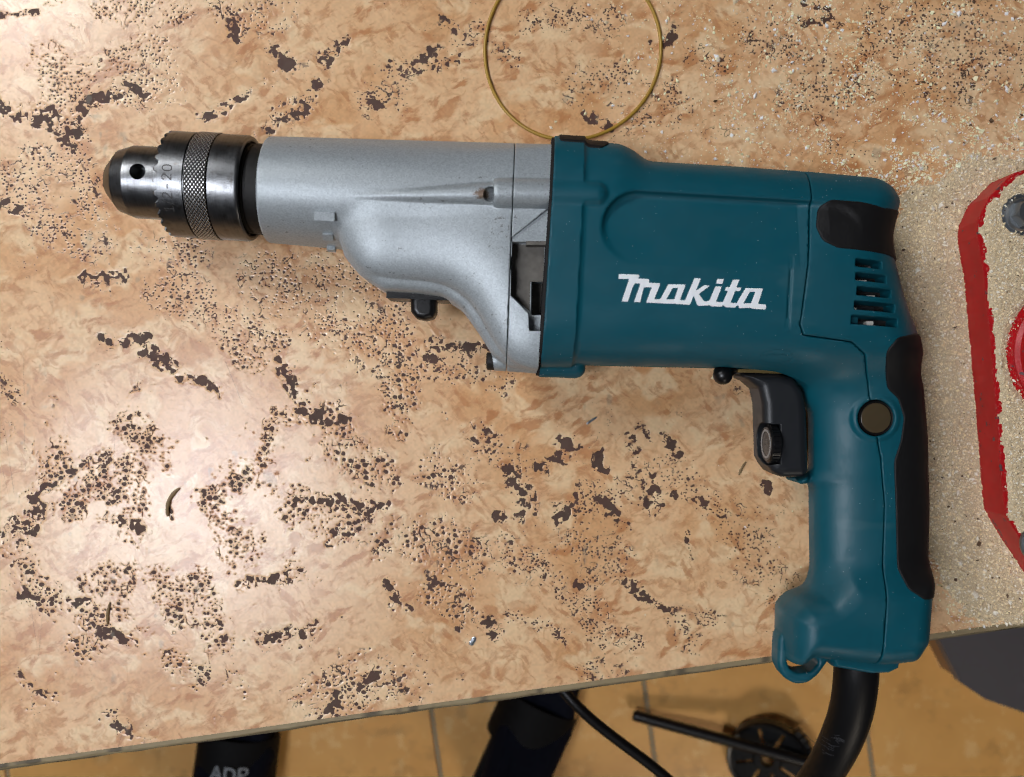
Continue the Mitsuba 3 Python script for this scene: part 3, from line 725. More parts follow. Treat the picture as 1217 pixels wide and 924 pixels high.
pad2 = Poly2(pts([(1052, 403), (1084, 397), (1140, 396), (1140, 712), (1092, 710), (1074, 698), (1066, 676), (1064, 600), (1062, 548), (1070, 524), (1074, 497), (1066, 474), (1052, 462), (1045, 440), (1040, 418)], 16), r=4.5, step=0.6)
def rear_shell(p):
    f = smax(teal_raw(p), cover2(p) + 0.22, 0.35)
    f = smax(f, -slot_cut(p), 0.25)
    return f
def hidden_under(p): return teal_raw(p)
add('motor_housing', sdf_mesh(front_shell, [*P(632, 800), -34], [*P(1066, 158), 35], 0.75), 'teal_plastic', parent=DR)
add('rear_cover', sdf_mesh(rear_shell, [*P(900, 800), -34], [*P(1120, 196), 35], 0.65), 'teal_plastic', parent=DR)
for poly, off, name, x0, y0, x1, y1 in ((pad1, 0.55, 'rear_pad', 925, 335, 1090, 215), (pad2, 0.55, 'grip_pad', 1005, 735, 1125, 370)):
    def pad(p, poly=poly, off=off):
        return smax(np.maximum(teal_raw(p) - off, -(teal_raw(p) + 1.6)), poly(p), 0.8)
    add(name, sdf_mesh(pad, [*P(x0, y0), -34], [*P(x1, y1), 34.5], 0.6), 'black_rubber', parent=DR)
    labels[f'{DR}__{name}'] = {'label': {'rear_pad': 'black stippled rubber pad at the rear of the motor housing', 'grip_pad': 'long black stippled rubber pad down the back of the handle'}[name]}
# gasket between silver and teal
gk = lambda p: np.maximum(teal_raw(p) + 0.55, np.abs(sideline(p, 657.2, 640.7, z=10)) - 0.9)
add('gasket', sdf_mesh(gk, [*P(630, 452), -33], [*P(672, 158), 34], 0.6), 'dark_gap', parent=DR)
# what shows through the cooling slots
m = extrude(sg.Polygon(pts([(1004, 306), (1046, 306), (1066, 392), (1003, 392)], 16)), 14.5, 15.6); add('slot_lining', m, 'dark_gap', parent=DR + '__rear_cover')
for px, py, w, hh, z, mt in ((1035, 354, 3.0, 1.8, 25, 'copper_white'), (1034, 385, 2.6, 1.9, 25.5, 'copper_white'), (1013, 367.5, 3.2, 1.0, 25, 'copper_white'), (1020, 334.5, 7, 0.8, 25, 'copper_white'), (1026, 367, 9, 1.2, 20.5, 'trigger_plastic'), (1013, 382, 4.5, 3, 23, 'teal_plastic'), (1023, 385, 3.2, 1.6, 22, 'trigger_plastic'), (1033, 319, 1.0, 1.0, 25, 'zinc'), (1035, 371, 2.6, 0.8, 25.5, 'zinc')):
    m = bevel_extrude(sg.box(-w / 2, -hh / 2, w / 2, hh / 2).buffer(0.15), -5, 0, 0.3, 2).translate(tuple(P3(px, py, z)))
    add('internal_piece', m, mt, parent=DR + '__rear_cover')
# slotted insert in the top
tv2 = Poly2(pts([(664, 150), (722, 152), (722, 176), (713, 183), (703, 186), (684, 185.5), (674, 182), (664, 174)], 14), r=1.2, step=0.6)
add('top_vent', sdf_mesh(lambda p: smax(np.maximum(teal_raw(p) - 0.5, -(teal_raw(p) + 1.5)), np.maximum(tv2(p), np.abs(p[:, 2]) - 24), 0.5), [*P(655, 195), -26], [*P(732, 155), 26], 0.55), 'black_rubber', parent=DR)
# brush cap
c = P3(1041, 497, 15.5)
def z_lathe(prof, c, n=72):
    m = lathe(prof, n); m.apply_translation(c); return m
add('brush_cap', z_lathe([(0, -8), (7.85, -8), (7.85, 0.1), (7.3, 0.7), (6.9, 0.6), (6.7, -0.4), (0, -0.4)], c), 'black_plastic', smooth=35, parent=DR)
add('cap_face', z_lathe([(0, -2), (6.6, -2), (6.6, -0.1), (6.2, 0.15), (0, 0.25)], c), 'cap_brown', smooth=35, parent=DR + '__brush_cap')
# small raised oval with an arrow beside the trigger
def surface_z(f, xy, z0=40.0):
    p = np.column_stack([xy, np.full(len(xy), z0)])
    for _ in range(40):
        p[:, 2] -= np.clip(f(p), -2, 2) * 0.9
    return p[:, 2]
def drape(poly, f, lift, thick, edge=0.8):
    """A thin plate with the outline poly laid on the surface f."""
    m = extrude(poly, 0, thick)
    v, fc = trimesh.remesh.subdivide_to_size(m.vertices, m.faces, edge)
    z = surface_z(f, v[:, :2])
    v = v.copy(); v[:, 2] += z + lift
    return trimesh.Trimesh(v, fc, process=False)
oc = P(917, 425, 17)
ov = affinity.scale(sg.Point(*oc).buffer(1, quad_segs=24), 7.2, 2.9)
ring_o = ov.difference(affinity.scale(sg.Point(*oc).buffer(1, quad_segs=24), 6.8, 2.5))
arrow = so.unary_union([sg.LineString([oc + [-4.3, 0.4], oc + [-0.6, 1.5]]).buffer(0.2), sg.LineString([oc + [-0.8, 0.9], oc + [4.6, 0.3]]).buffer(0.2), sg.LineString([oc + [-4.3, 0.4], oc + [-0.8, 0.7]]).buffer(0.15)])
add('rotation_mark', drape(so.unary_union([ring_o, arrow]), front_shell, -0.05, 0.28), 'teal_plastic', smooth=30, parent=DR + '__motor_housing')

# ---- brand lettering, traced as outlines: pixels of a 5.0708-fold enlargement of the region at (700, 290)
def LZ(l, z=31.6):
    return np.array([P(700 + a / 5.0708, 290 + b / 5.0708, z) for a, b in l])
strokes = [
 [(180,182),(298,186),(304,196),(290,214),(178,211)], [(246,200),(300,200),(262,262),(234,349),(197,347)],
 [(268,208),(362,213),(362,235),(335,242),(308,352),(271,350),(310,240),(262,236)],
 [(338,234),(428,238),(425,254),(388,345),(384,334),(432,334),(434,358),(344,355),(378,262),(332,262)],
 [(478,244),(582,246),(574,266),(470,266)], [(478,244),(512,252),(466,334),(462,358),(444,358),(428,338)], [(428,336),(528,334),(522,361),(440,360),(430,352)], [(544,246),(582,246),(548,338),(556,340),(576,340),(572,364),(524,364),(508,352)],
 [(636,206),(674,210),(607,368),(568,366)], [(626,296),(694,250),(728,253),(716,262),(656,306)], [(626,300),(658,298),(694,348),(722,344),(718,372),(660,374),(652,366)],
 [(762,257),(800,258),(764,350),(816,352),(800,379),(740,378),(720,366),(724,346)], [(774,212),(813,213),(803,242),(765,239)],
 [(868,216),(906,217),(852,356),(900,358),(880,385),(824,382),(806,366),(812,340)], [(826,261),(918,265),(910,285),(818,282)],
 [(944,267),(1048,270),(1040,290),(938,288)], [(944,267),(976,276),(932,356),(928,382),(908,384),(892,366),(896,346)], [(894,360),(984,358),(974,386),(906,388)], [(1010,270),(1048,270),(1018,362),(1064,366),(1068,378),(1062,396),(982,391),(970,376)],
]
logo = so.unary_union([sg.Polygon(LZ(s)).buffer(0) for s in strokes]).buffer(0.18, quad_segs=3).buffer(-0.18, quad_segs=3)
add('brand_lettering', drape(logo, front_shell, -0.05, 0.30, 1.2), 'white_print', smooth=30, parent=DR + '__motor_housing')
labels[f'{DR}__motor_housing__brand_lettering'] = {'label': 'slanted white maker lettering on the teal motor housing'}
tmk = sg.Point(*P(903, 333, 31.5)).buffer(1.55).difference(sg.Point(*P(903, 333, 31.5)).buffer(1.38))
add('trademark_ring', drape(tmk, front_shell, -0.06, 0.12), 'teal_plastic', parent=DR + '__motor_housing')

# ---- trigger, dial, reversing lever
tr2 = Poly2(pts([(868, 443.5), (925, 444), (944, 450), (955, 466), (959, 490), (961, 560), (955, 567), (930, 567.5), (919, 562), (912, 553), (908, 545), (906, 480), (902, 462), (890, 452)], 9), r=1.2, step=0.5)
dial_c = P3(913, 527, 3)
def trig(p):
    f = extr(tr2, p, 10.8, 4.5, 4.0)
    q = p - dial_c
    return smax(f, -np.maximum(np.hypot(q[:, 1], q[:, 2] - 4) - 9.5, np.abs(q[:, 0] + 1) - 4.2), 0.3)
add('trigger', sdf_mesh(trig, [*P(860, 580), -13], [*P(972, 432), 13], 0.5), 'trigger_plastic', parent=DR)
dl = lathe([(0, -2.0), (7.6, -2.0), (8.3, -1.4), (8.3, 2.2), (7.6, 2.8), (0, 2.8)], 60)
v = np.array(dl.vertices)
dl = place(dl, [0, 0, 1], [0, 1, 0], dial_c + [0.6, 0, 4])
dl.apply_transform(trimesh.transformations.rotation_matrix(0.04, [0, 1, 0], dial_c + [0, 0, 4]))
add('speed_dial', dl, 'black_plastic', smooth=30, parent=DR)
rg = lathe([(5.6, 2.75), (6.5, 2.75), (6.5, 3.0), (5.6, 3.0), (5.6, 2.75)], 60)
rg = place(rg, [0, 0, 1], [0, 1, 0], dial_c + [0.6, 0, 4]); rg.apply_transform(trimesh.transformations.rotation_matrix(0.04, [0, 1, 0], dial_c + [0, 0, 4]))
add('dial_ring', rg, 'dial_white', smooth=30, parent=DR + '__speed_dial')
for k in range(26):
    a = 2 * math.pi * k / 26
    t = trimesh.creation.box([0.8, 0.9, 3.0]); t.apply_translation([8.4, 0, 0.4]); t.apply_transform(trimesh.transformations.rotation_matrix(a, [0, 0, 1]))
    t = place(t, [0, 0, 1], [0, 1, 0], dial_c + [0.6, 0, 4]); t.apply_transform(trimesh.transformations.rotation_matrix(0.04, [0, 1, 0], dial_c + [0, 0, 4]))
    add('dial_tooth', t, 'black_plastic', parent=DR + '__speed_dial')
lever = lambda p: smin(capsule(p, P3(859, 446, 10), P3(859, 444, -2), 4.3), capsule(p, P3(862, 441, 6), P3(938, 444, 3), 1.6), 1.5)
add('reversing_lever', sdf_mesh(lever, [*P(840, 466), -10], [*P(950, 426), 17], 0.5), 'black_plastic', parent=DR)
bz = bevel_extrude(sg.LineString([P(878, 441.0, 9), P(934, 442.5, 9)]).buffer(0.75), 2, 10.5, 0.5, 3); add('lever_shaft', bz, 'brass', smooth=30, parent=DR + '__reversing_lever')

# ---- hanging eye and cord collar under the handle
eye_out = poly_smooth([P(*q, 4) for q in [(925, 742), (923, 790), (930, 805), (945, 813), (960, 811), (972, 801), (986, 781), (1000, 774), (1000, 764), (960, 752)]], 6.0)
eye_in = poly_smooth([P(*q, 4) for q in [(935, 770), (948, 772), (974, 783), (970, 790), (962, 798), (948, 800), (938, 795), (934, 786)]], 2.4)
eo, ei = Poly2(eye_out, step=0.5, soft=1.0), Poly2(eye_in, step=0.5, soft=0.6)
eye = lambda p: smax(extr(eo, p, 6.0, 2.2, 2.2), -ei(p), 1.6)
add('hanging_eye', sdf_mesh(eye, [*P(912, 822), -8], [*P(1006, 745), 8], 0.5), 'teal_plastic', parent=DR)
cc = Poly2(pts([(978, 770), (1066, 770), (1062, 790), (1050, 796), (1030, 797), (985, 789)], 4), r=1.0, step=0.5)
add('cord_collar', sdf_mesh(lambda p: extr(cc, p, 11.5, 2, 6), [*P(965, 806), -14], [*P(1080, 760), 14], 0.5), 'teal_plastic', parent=DR)

# ---- cord: thick guard first, then a loop that hangs below the table
gp = spline([P3(1018, 776, 0), P3(1017.5, 800, -1), P3(1013, 838, -6), P3(1000, 878, -16), P3(978, 918, -36), P3(950, 950, -70)], 50)
gr = np.interp(np.linspace(0, 1, 50), [0, 0.12, 0.5, 1], [9.7, 9.9, 9.6, 8.6])
add('cord_guard', tube(gp, gr, 36), 'cord_rubber', smooth=30, parent=DR)
z2w = lambda q: np.array([q[0], q[1], q[2] - Z0])
cp = [gp[-1], gp[-1] + (gp[-1] - gp[-6]) * 1.0, z2w(W(860, 985, -190)), z2w(W(800, 932, -205)), z2w(W(757, 897, -205)), z2w(W(716, 866, -205)), z2w(W(685, 838, -205)), z2w(W(655, 800, -215)), z2w(W(630, 740, -260)), z2w(W(610, 640, -400))]
add('power_cord', tube(spline(cp, 120), 3.9, 16), 'cord_rubber', smooth=30, parent=DR)
rs = random.Random(11)
mk = []
for k in range(26):                                   # worn grey print, no longer legible
    s = rs.uniform(0, 1)
    c2 = np.array([P(1004, 880, 0), P(993, 910, 0)]); c = c2[0] + (c2[1] - c2[0]) * s + np.array([rs.gauss(0, 1.1), rs.gauss(0, 0.6)])
    a = rs.uniform(-0.9, 0.9)
    mk.append(sg.LineString([c - [math.cos(a) * 0.9, math.sin(a) * 0.9], c + [math.cos(a) * 0.9, math.sin(a) * 0.9]]).buffer(0.14))
guard_z = lambda p: np.min(np.linalg.norm(p[:, None] - gp[None], axis=2) - gr[None], axis=1)
add('worn_print', drape(so.unary_union(mk), guard_z, 0.0, 0.1), 'cord_print', parent=DR + '__cord_guard')
labels[DR] = {'label': 'teal and silver corded power drill with keyed chuck lying on the speckled bench', 'category': 'power drill'}

# ------------------------------------------------------------------ yellow ring behind the drill
rc = W(680, 58, 1)[:2]
t = np.linspace(0, 2 * np.pi, 160, endpoint=False)
rr_ = np.random.default_rng(3)
wob = 1 + 0.012 * np.sin(2 * t + 0.7) + 0.008 * np.sin(3 * t + 2)
ringp = np.stack([rc[0] + 43.2 * wob * np.cos(t), rc[1] + 45.6 * wob * np.sin(t), 1.0 + 0 * t], 1)
ringp = np.vstack([ringp, ringp[:2]])
scene['yellow_plastic'] = scene.pop('yellow_ring')
add('band_ring', tube(ringp, 0.85, 12, caps=False), 'yellow_plastic', smooth=True, local=False)
labels['band_ring'] = {'label': 'thin yellow brown ring lying flat behind the drill', 'category': 'ring'}

# ------------------------------------------------------------------ red cast base at the right
RB = 'cast_base'
outline = [(1196, 212), (1217, 207), (1300, 205), (1400, 240), (1400, 720), (1262, 720), (1217, 684), (1188, 640), (1168, 606), (1163, 570), (1160, 520), (1150, 400), (1143, 330), (1136, 290), (1136, 272), (1148, 246), (1176, 218)]
og = poly_smooth([W(a, b, 0)[:2] for a, b in outline], 3)
HB = 21.0
hole_pts = [(1200, 216)]
plate = bevel_extrude(og, 0.2, HB, 1.6, 5)
add('base_plate', plate, 'red_paint', smooth=40, local=False, parent=RB)
bc = W(1281, 420, HB)[:2]
boss = lathe([(0, HB - 1), (31, HB - 1), (31, HB + 2), (29.2, HB + 3.5), (27.8, HB + 14), (26.5, HB + 16), (0, HB + 16)], 96); boss.apply_translation([bc[0], bc[1], 0])
add('round_boss', boss, 'red_paint', smooth=30, local=False, parent=RB)
def hexbolt(c, r, rot):
    m3 = manifold3d.Manifold
    w = m3.cylinder(1.6, r * 1.75, r * 1.75, 48)
    fl = m3.cylinder(1.2, r * 1.45, r * 1.3, 48).translate((0, 0, 1.6))
    hx = m3.cylinder(6.5, r * 1.15, r * 1.15, 6).rotate((0, 0, rot)).translate((0, 0, 2.0)) ^ m3.cylinder(9, r * 1.65, r * 0.72, 48).translate((0, 0, 2.0))
    return (w + fl + hx).translate(tuple(c))
for k, (px, py, r) in enumerate(((1213, 256, 5.6), (1236, 645, 5.6))):
    key = add('hex_bolt', hexbolt(W(px, py, HB + 0.3), r, 12 + 25 * k), 'zinc', smooth=25, local=False, parent=RB)
labels[RB] = {'label': 'red painted cast metal base half buried in sawdust beside the drill handle', 'category': 'tool base'}

# ------------------------------------------------------------------ sawdust
rng = np.random.default_rng(7)
dust_poly = poly_smooth([W(a, b, 0)[:2] for a, b in [(1062, 236), (1090, 216), (1120, 210), (1150, 190), (1190, 186), (1300, 170), (1300, 733), (1217, 743), (1180, 746), (1150, 738), (1130, 715), (1116, 690), (1096, 640), (1080, 560), (1060, 460), (1050, 380), (1052, 300)]], 3)
dp = Poly2(dust_poly, step=0.8, pad=30)
gs = 0.55
x0, y0, x1, y1 = dust_poly.bounds
gx, gy = np.meshgrid(np.arange(x0 - 4, x1 + 4, gs), np.arange(y0 - 4, y1 + 4, gs), indexing='ij')
flat = np.column_stack([gx.ravel(), gy.ravel(), 0 * gx.ravel()])
dd = dp(flat)
nz = meshkit.fbm(flat / 9.0, 3, 1) - 0.5
dd = dd + 16 * (meshkit.fbm(flat / 16.0, 4, 2) - 0.5) * (gy.ravel() > 30)
lumps = meshkit.noise(flat / 0.8, 5)
hz = np.clip(np.clip((-dd) / 7, -1, 1) * 1.9 + nz * 1.6, -1.2, 2.4) + 0.55 * (lumps - 0.4) + 0.3 * (rng.random(len(flat)) - 0.5) - 0.25
hz = hz.reshape(gx.shape)
keep = (hz > 0.12)
vv = np.column_stack([gx.ravel(), gy.ravel(), np.maximum(hz.ravel(), -0.3)])
nx, ny = gx.shape
I = np.arange(nx * ny).reshape(nx, ny)
kq = keep[:-1, :-1] | keep[1:, :-1] | keep[:-1, 1:] | keep[1:, 1:]
a, b, c, d = I[:-1, :-1][kq], I[1:, :-1][kq], I[1:, 1:][kq], I[:-1, 1:][kq]
bed = trimesh.Trimesh(vv, np.vstack([np.stack([a, b, c], 1), np.stack([a, c, d], 1)]), process=False)
bed.remove_unreferenced_vertices()
add('sawdust__bed', bed, 'sawdust_bed', smooth=False, local=False)
def height_at(xy):
    q = (xy - [x0 - 4, y0 - 4]) / gs
    inside = (q >= 0).all(1) & (q[:, 0] < nx - 1) & (q[:, 1] < ny - 1)
    hh = ndimage.map_coordinates(hz, np.clip(q, 0, [nx - 1, ny - 1]).T, order=1)
    return np.where(inside, np.maximum(hh, 0), 0.0)
octv = np.array([[1, 0, 0], [-1, 0, 0], [0, 1, 0], [0, -1, 0], [0, 0, 1], [0, 0, -1.0]])
octf = np.array([[0, 2, 4], [2, 1, 4], [1, 3, 4], [3, 0, 4], [2, 0, 5], [1, 2, 5], [3, 1, 5], [0, 3, 5]])
def grains(xyz, size, seed):
    """Small angular chips, one octahedron each, turned at random."""
    r = np.random.default_rng(seed)
    n = len(xyz)
    q = r.normal(size=(n, 4)); q /= np.linalg.norm(q, axis=1, keepdims=True)
    w, x, y, z = q.T
    R = np.stack([1 - 2 * (y * y + z * z), 2 * (x * y - z * w), 2 * (x * z + y * w), 2 * (x * y + z * w), 1 - 2 * (x * x + z * z), 2 * (y * z - x * w), 2 * (x * z - y * w), 2 * (y * z + x * w), 1 - 2 * (x * x + y * y)], 1).reshape(n, 3, 3)
    s = np.stack([size * r.uniform(0.7, 1.4, n), size * r.uniform(0.6, 1.1, n), size * r.uniform(0.35, 0.8, n)], 1)
    v = octv[None] * (1 + 0.25 * r.normal(size=(n, 6, 1))) * s[:, None]
    v = np.einsum('nij,nkj->nki', R, v) + xyz[:, None]
    v[:, :, 2] = np.maximum(v[:, :, 2], xyz[:, None, 2] - size[:, None] * 0.5)
    f = (octf[None] + (np.arange(n) * 6)[:, None, None]).reshape(-1, 3)
    col = np.array([0.80, 0.66, 0.44])[None] * r.uniform(0.68, 1.2, (n, 1)) * np.array([1, 1, 1])[None]
    col = np.where(r.random((n, 1)) < 0.02, np.array([[0.12, 0.075, 0.045]]), col)
    col = np.where(r.random((n, 1)) < 0.22, np.array([[0.85, 0.80, 0.68]]), col)
    return trimesh.Trimesh(v.reshape(-1, 3), f, process=False), np.repeat(np.clip(col, 0, 0.9), 6, 0)
def sample(n, fn, box, seed):
    r = np.random.default_rng(seed)
    xy = r.uniform(box[:2], box[2:], (n, 2))
    return xy[r.random(n) < fn(xy)]
b0, b1 = W(640, 760, 0)[:2], W(1235, -20, 0)[:2]
def dens(xy):
    d = dp(np.column_stack([xy, 0 * xy[:, 0]]))
    px = xy[:, 0] * SC + 608.5; py = 462 - xy[:, 1] * SC
    p3 = np.column_stack([xy, 0 * xy[:, 0]])
    cl = np.clip((meshkit.fbm(p3 / 7.0, 3, 9) - 0.40) * 4.0, 0.02, 1)
    thin = np.exp(-np.maximum(d, 0) / 22.0) * np.maximum(cl * 1.9, 0.8 * np.exp(-np.maximum(d, 0) / 8.0))
    far = 0.30 * np.clip((px - 640) / 330, 0, 1) ** 1.3 * (py < 215) * (0.15 + cl)
    low = (py > 300) & (px < 1080)
    return np.where(d < 0, 1.0, np.where(low, thin * 0.05, np.maximum(thin * (py < 330) + np.exp(-np.maximum(d, 0) / 4.0) * (py >= 330) * 0.5, far)))
tab_line = lambda xy: (xy - e0) @ tn
xy = sample(165000, dens, (b0[0], b0[1], b1[0], b1[1]), 21)
xy = xy[tab_line(xy) > 0.6]
gr_r = np.random.default_rng(4)
size = np.clip(gr_r.lognormal(-1.08, 0.52, len(xy)), 0.15, 1.3)
inside = dp(np.column_stack([xy, 0 * xy[:, 0]])) < 0
size = np.where(inside, size * 1.05, size * 1.12)
m, col = grains(np.column_stack([xy, height_at(xy) + size * 0.3]), size, 5)
col = np.where(np.repeat(~inside, 6)[:, None] & (col[:, :1] > 0.2), np.clip(col * 1.25, 0, 0.86), col)
add('sawdust__grain', m, 'sawdust_grain', local=False, color=col)
labels['sawdust'] = {'label': 'pale coarse sawdust spread over the right side of the bench', 'category': 'sawdust', 'kind': 'stuff'}
# sawdust lying on the red base
top_in = og.buffer(-2.2)
pp = Poly2(top_in, step=0.8, pad=10)
cbs = np.array([bc[0], bc[1]])
def dens2(xy):
    q = np.column_stack([xy, 0 * xy[:, 0]])
    d = pp(q)
    px = xy[:, 0] * F / (H - HB) + 608.5; py = 462 - xy[:, 1] * F / (H - HB)
    rb = np.hypot(*(xy - cbs).T)
    nn = meshkit.fbm(q / 5.0, 3, 12)
    wedge = np.clip((rb - 32) / 5, 0, 1)
    edge = np.clip((-d + 1.6 + 5 * (nn - 0.5)) / 3.0, 0, 1)
    return np.where(d < 1.5, np.maximum(edge * wedge, 0.03), 0)
bx0, by0, bx1, by1 = top_in.bounds
gx2, gy2 = np.meshgrid(np.arange(bx0 - 2, min(bx1, 290), 0.6), np.arange(by0 - 2, by1 + 2, 0.6), indexing='ij')
fl2 = np.column_stack([gx2.ravel(), gy2.ravel()])
rr2 = np.random.default_rng(6)
h2 = (HB + (dens2(fl2) - 0.45) * 2.2 + 0.5 * meshkit.noise(np.column_stack([fl2, 0 * fl2[:, 0]]) / 0.9, 3) + 0.25 * (rr2.random(len(fl2)) - 0.5)).reshape(gx2.shape)
kp = h2 > HB + 0.1
nx2, ny2 = gx2.shape
I = np.arange(nx2 * ny2).reshape(nx2, ny2)
kq = kp[:-1, :-1] | kp[1:, :-1] | kp[:-1, 1:] | kp[1:, 1:]
a, b, c, d = I[:-1, :-1][kq], I[1:, :-1][kq], I[1:, 1:][kq], I[:-1, 1:][kq]
bed2 = trimesh.Trimesh(np.column_stack([fl2, np.maximum(h2.ravel(), HB - 0.4)]), np.vstack([np.stack([a, b, c], 1), np.stack([a, c, d], 1)]), process=False); bed2.remove_unreferenced_vertices()
add('sawdust__bed', bed2, 'sawdust_bed', local=False)
xy = sample(26000, dens2, (bx0, by0, min(bx1, 285), by1), 31)
q = np.clip(((xy - fl2[0]) / 0.6), 0, [nx2 - 1, ny2 - 1])
hz2 = np.maximum(ndimage.map_coordinates(h2, q.T, order=1), HB)
size = np.clip(np.random.default_rng(8).lognormal(-0.92, 0.42, len(xy)), 0.18, 1.0)
m, col = grains(np.column_stack([xy, hz2 + size * 0.3]), size, 15)
add('sawdust__grain', m, 'sawdust_grain', local=False, color=col)

# ------------------------------------------------------------------ crumbs and splinters on the bench
def chip(px, py, L, w, hgt, ang, seed, bend=0.0):
    r = np.random.default_rng(seed)
    n = 9
    s = np.linspace(-1, 1, n)
    c = W(px, py, 0)
    a = math.radians(ang)
    x = s * L / 2; y = bend * (1 - s * s) * L
    path = np.stack([c[0] + x * math.cos(a) - y * math.sin(a), c[1] + x * math.sin(a) + y * math.cos(a), 0 * s + hgt * 0.5], 1)
    rad = w / 2 * (0.55 + 0.45 * (1 - s ** 4)) * r.uniform(0.8, 1.15, n)
    m = tube(path, rad, 8)
    v = np.array(m.vertices); v[:, 2] = hgt * 0.52 + (v[:, 2] - hgt * 0.5) * hgt / w
    m.vertices = v
    return m
add('wood_shaving', chip(207, 597, 15, 1.9, 1.6, 68, 1, 0.16), 'wood_splinter', smooth=40, local=False)
labels['wood_shaving'] = {'label': 'curled brown wood shaving on the glossy left part of the bench', 'category': 'wood shaving'}
scene['splinter_wood'] = scene['wood_splinter']
scene['wood_shaving']['bsdf'] = {'type': 'ref', 'id': 'splinter_wood'}
del scene['wood_splinter']
add('wood_splinter', chip(130, 729, 11, 1.4, 1.2, 84, 2, 0.05), 'splinter_wood', smooth=40, local=False)
labels['wood_splinter'] = {'label': 'short dark straight wood splinter near the lower left of the bench', 'category': 'splinter'}
add('green_splinter', chip(882, 557, 7.5, 1.4, 1.0, 62, 3, 0.04), 'splinter_wood', smooth=40, local=False)
labels['green_splinter'] = {'label': 'small olive wood fleck lying left of the trigger', 'category': 'splinter'}
add('metal_flake', chip(562, 762, 4.6, 2.6, 0.7, 60, 4), 'foil', smooth=False, local=False)
labels['metal_flake'] = {'label': 'tiny shiny bluish metal flake near the front edge of the bench', 'category': 'flake'}
add('metal_sliver', chip(703, 500, 6.0, 1.3, 0.6, 35, 5), 'foil', smooth=False, local=False)
labels['metal_sliver'] = {'label': 'thin grey metal sliver below the motor housing', 'category': 'flake'}
CRUMBS = [(655, 152, 2.2, 'pale crumb touching the lower left of the yellow ring above the gear case'), (766, 150, 2.2, 'pale crumb between the yellow ring and the stepped top of the teal housing'),
          (854, 72, 3.0, 'large pale crumb right of the yellow ring, well above the drill'), (947, 49, 2.6, 'pale crumb at the top of the bench above the rear pad'),
          (949, 126, 3.4, 'largest pale crumb, above the seam near the tail of the drill'), (926, 181, 2.4, 'pale crumb lying closest to the top edge of the teal housing'),
          (607, 137, 1.8, 'small pale crumb on the left side of the yellow ring'), (531, 498, 1.6, 'lone pale crumb on the bench below the gear housing'),
          (1122, 105, 2.4, 'pale crumb among the loose sawdust above the red base')]
for px, py, s, lab in CRUMBS:
    m, cc_ = grains(np.array([W(px, py, s * 0.3)]), np.array([s * 0.5]), int(px * 7 + py))
    k = add('pale_crumb', m, 'pale_chip', local=False)
    labels[k] = {'label': lab, 'category': 'crumb', 'group': 'pale crumbs scattered over the bench'}

# ------------------------------------------------------------------ below the table: wheel, rod, box, feet
def FW(px, py, up=0.0): return W(px, py, FLOOR + up)
WH = 'slotted_wheel'
wc = FW(912, 902, 26)
wr = 54.0
nrm_ = np.array([-0.34, -0.10, 0.93]); nrm_ /= np.linalg.norm(nrm_)
wx_ = np.cross([0, 1, 0], nrm_); wx_ /= np.linalg.norm(wx_); wy_ = np.cross(nrm_, wx_)
disc = sg.Point(0, 0).buffer(wr - 4, quad_segs=24)
for k in range(8):
    a = 2 * math.pi * k / 8 + 0.25
    disc = disc.difference(sg.LineString([(20 * math.cos(a), 20 * math.sin(a)), (41 * math.cos(a), 41 * math.sin(a))]).buffer(2.6))
disc = disc.difference(sg.Point(0, 0).buffer(9))
put = lambda m: place(m, wx_, wy_, wc)
add('disc', put(extrude(disc, -2, 2)), 'black_plastic', local=False, parent=WH)
add('rim', put(lathe([(wr - 6, -9), (wr - 2, -10), (wr, -7), (wr, 7), (wr - 2, 10), (wr - 6, 9), (wr - 6, -9)], 72)), 'black_plastic', smooth=30, local=False, parent=WH)
add('hub', put(lathe([(9, -4), (16, -4), (19, 4), (17, 7), (9, 7), (9, -4)], 40)), 'black_plastic', smooth=30, local=False, parent=WH)
for k in range(5):
    a = 0.15 + 0.16 * k
    t = trimesh.creation.box([9, 7, 14]); t.apply_translation([wr + 3, 0, -4]); t.apply_transform(trimesh.transformations.rotation_matrix(a, [0, 0, 1]))
    add('grip_tooth', put(t), 'black_plastic', local=False, parent=WH)
labels[WH] = {'label': 'black plastic wheel with radial slots lying on the floor below the bench', 'category': 'wheel'}
r0, r1 = FW(752, 850, 16), FW(966, 908, 60)
rd = (r1 - r0) / np.linalg.norm(r1 - r0)
s_ = np.r_[0, 0.6, 2.0, 4.5, np.linspace(8, np.linalg.norm(r1 - r0) - 8, 12), np.linalg.norm(r1 - r0) - np.array([4.5, 2.0, 0.6, 0])]
rad = np.full(len(s_), 7.6); rad[:4] = [4.0, 5.8, 6.9, 7.5]; rad[-4:] = [7.5, 6.9, 5.8, 4.0]
add('black_rod', tube(r0 + s_[:, None] * rd, rad, 24), 'black_plastic', smooth=40, local=False)
labels['black_rod'] = {'label': 'straight black rod with rounded ends resting across the slotted wheel', 'category': 'rod'}
BX = 'storage_box'
bo = [FW(a, b, 60)[:2] for a, b in [(1094, 700), (1119, 766), (1142, 812), (1172, 832), (1300, 876), (1420, 840), (1330, 600)]]
bg = sg.Polygon(bo)
add('lid', bevel_extrude(bg, FLOOR + 42, FLOOR + 60, 3, 3), 'grey_box', smooth=30, local=False, parent=BX)
add('body', bevel_extrude(bg.buffer(-3), FLOOR, FLOOR + 41.5, 1, 2), 'brown_board', smooth=30, local=False, parent=BX)
labels[BX] = {'label': 'low dark grey box with a brown side on the floor under the bench corner', 'category': 'box'}

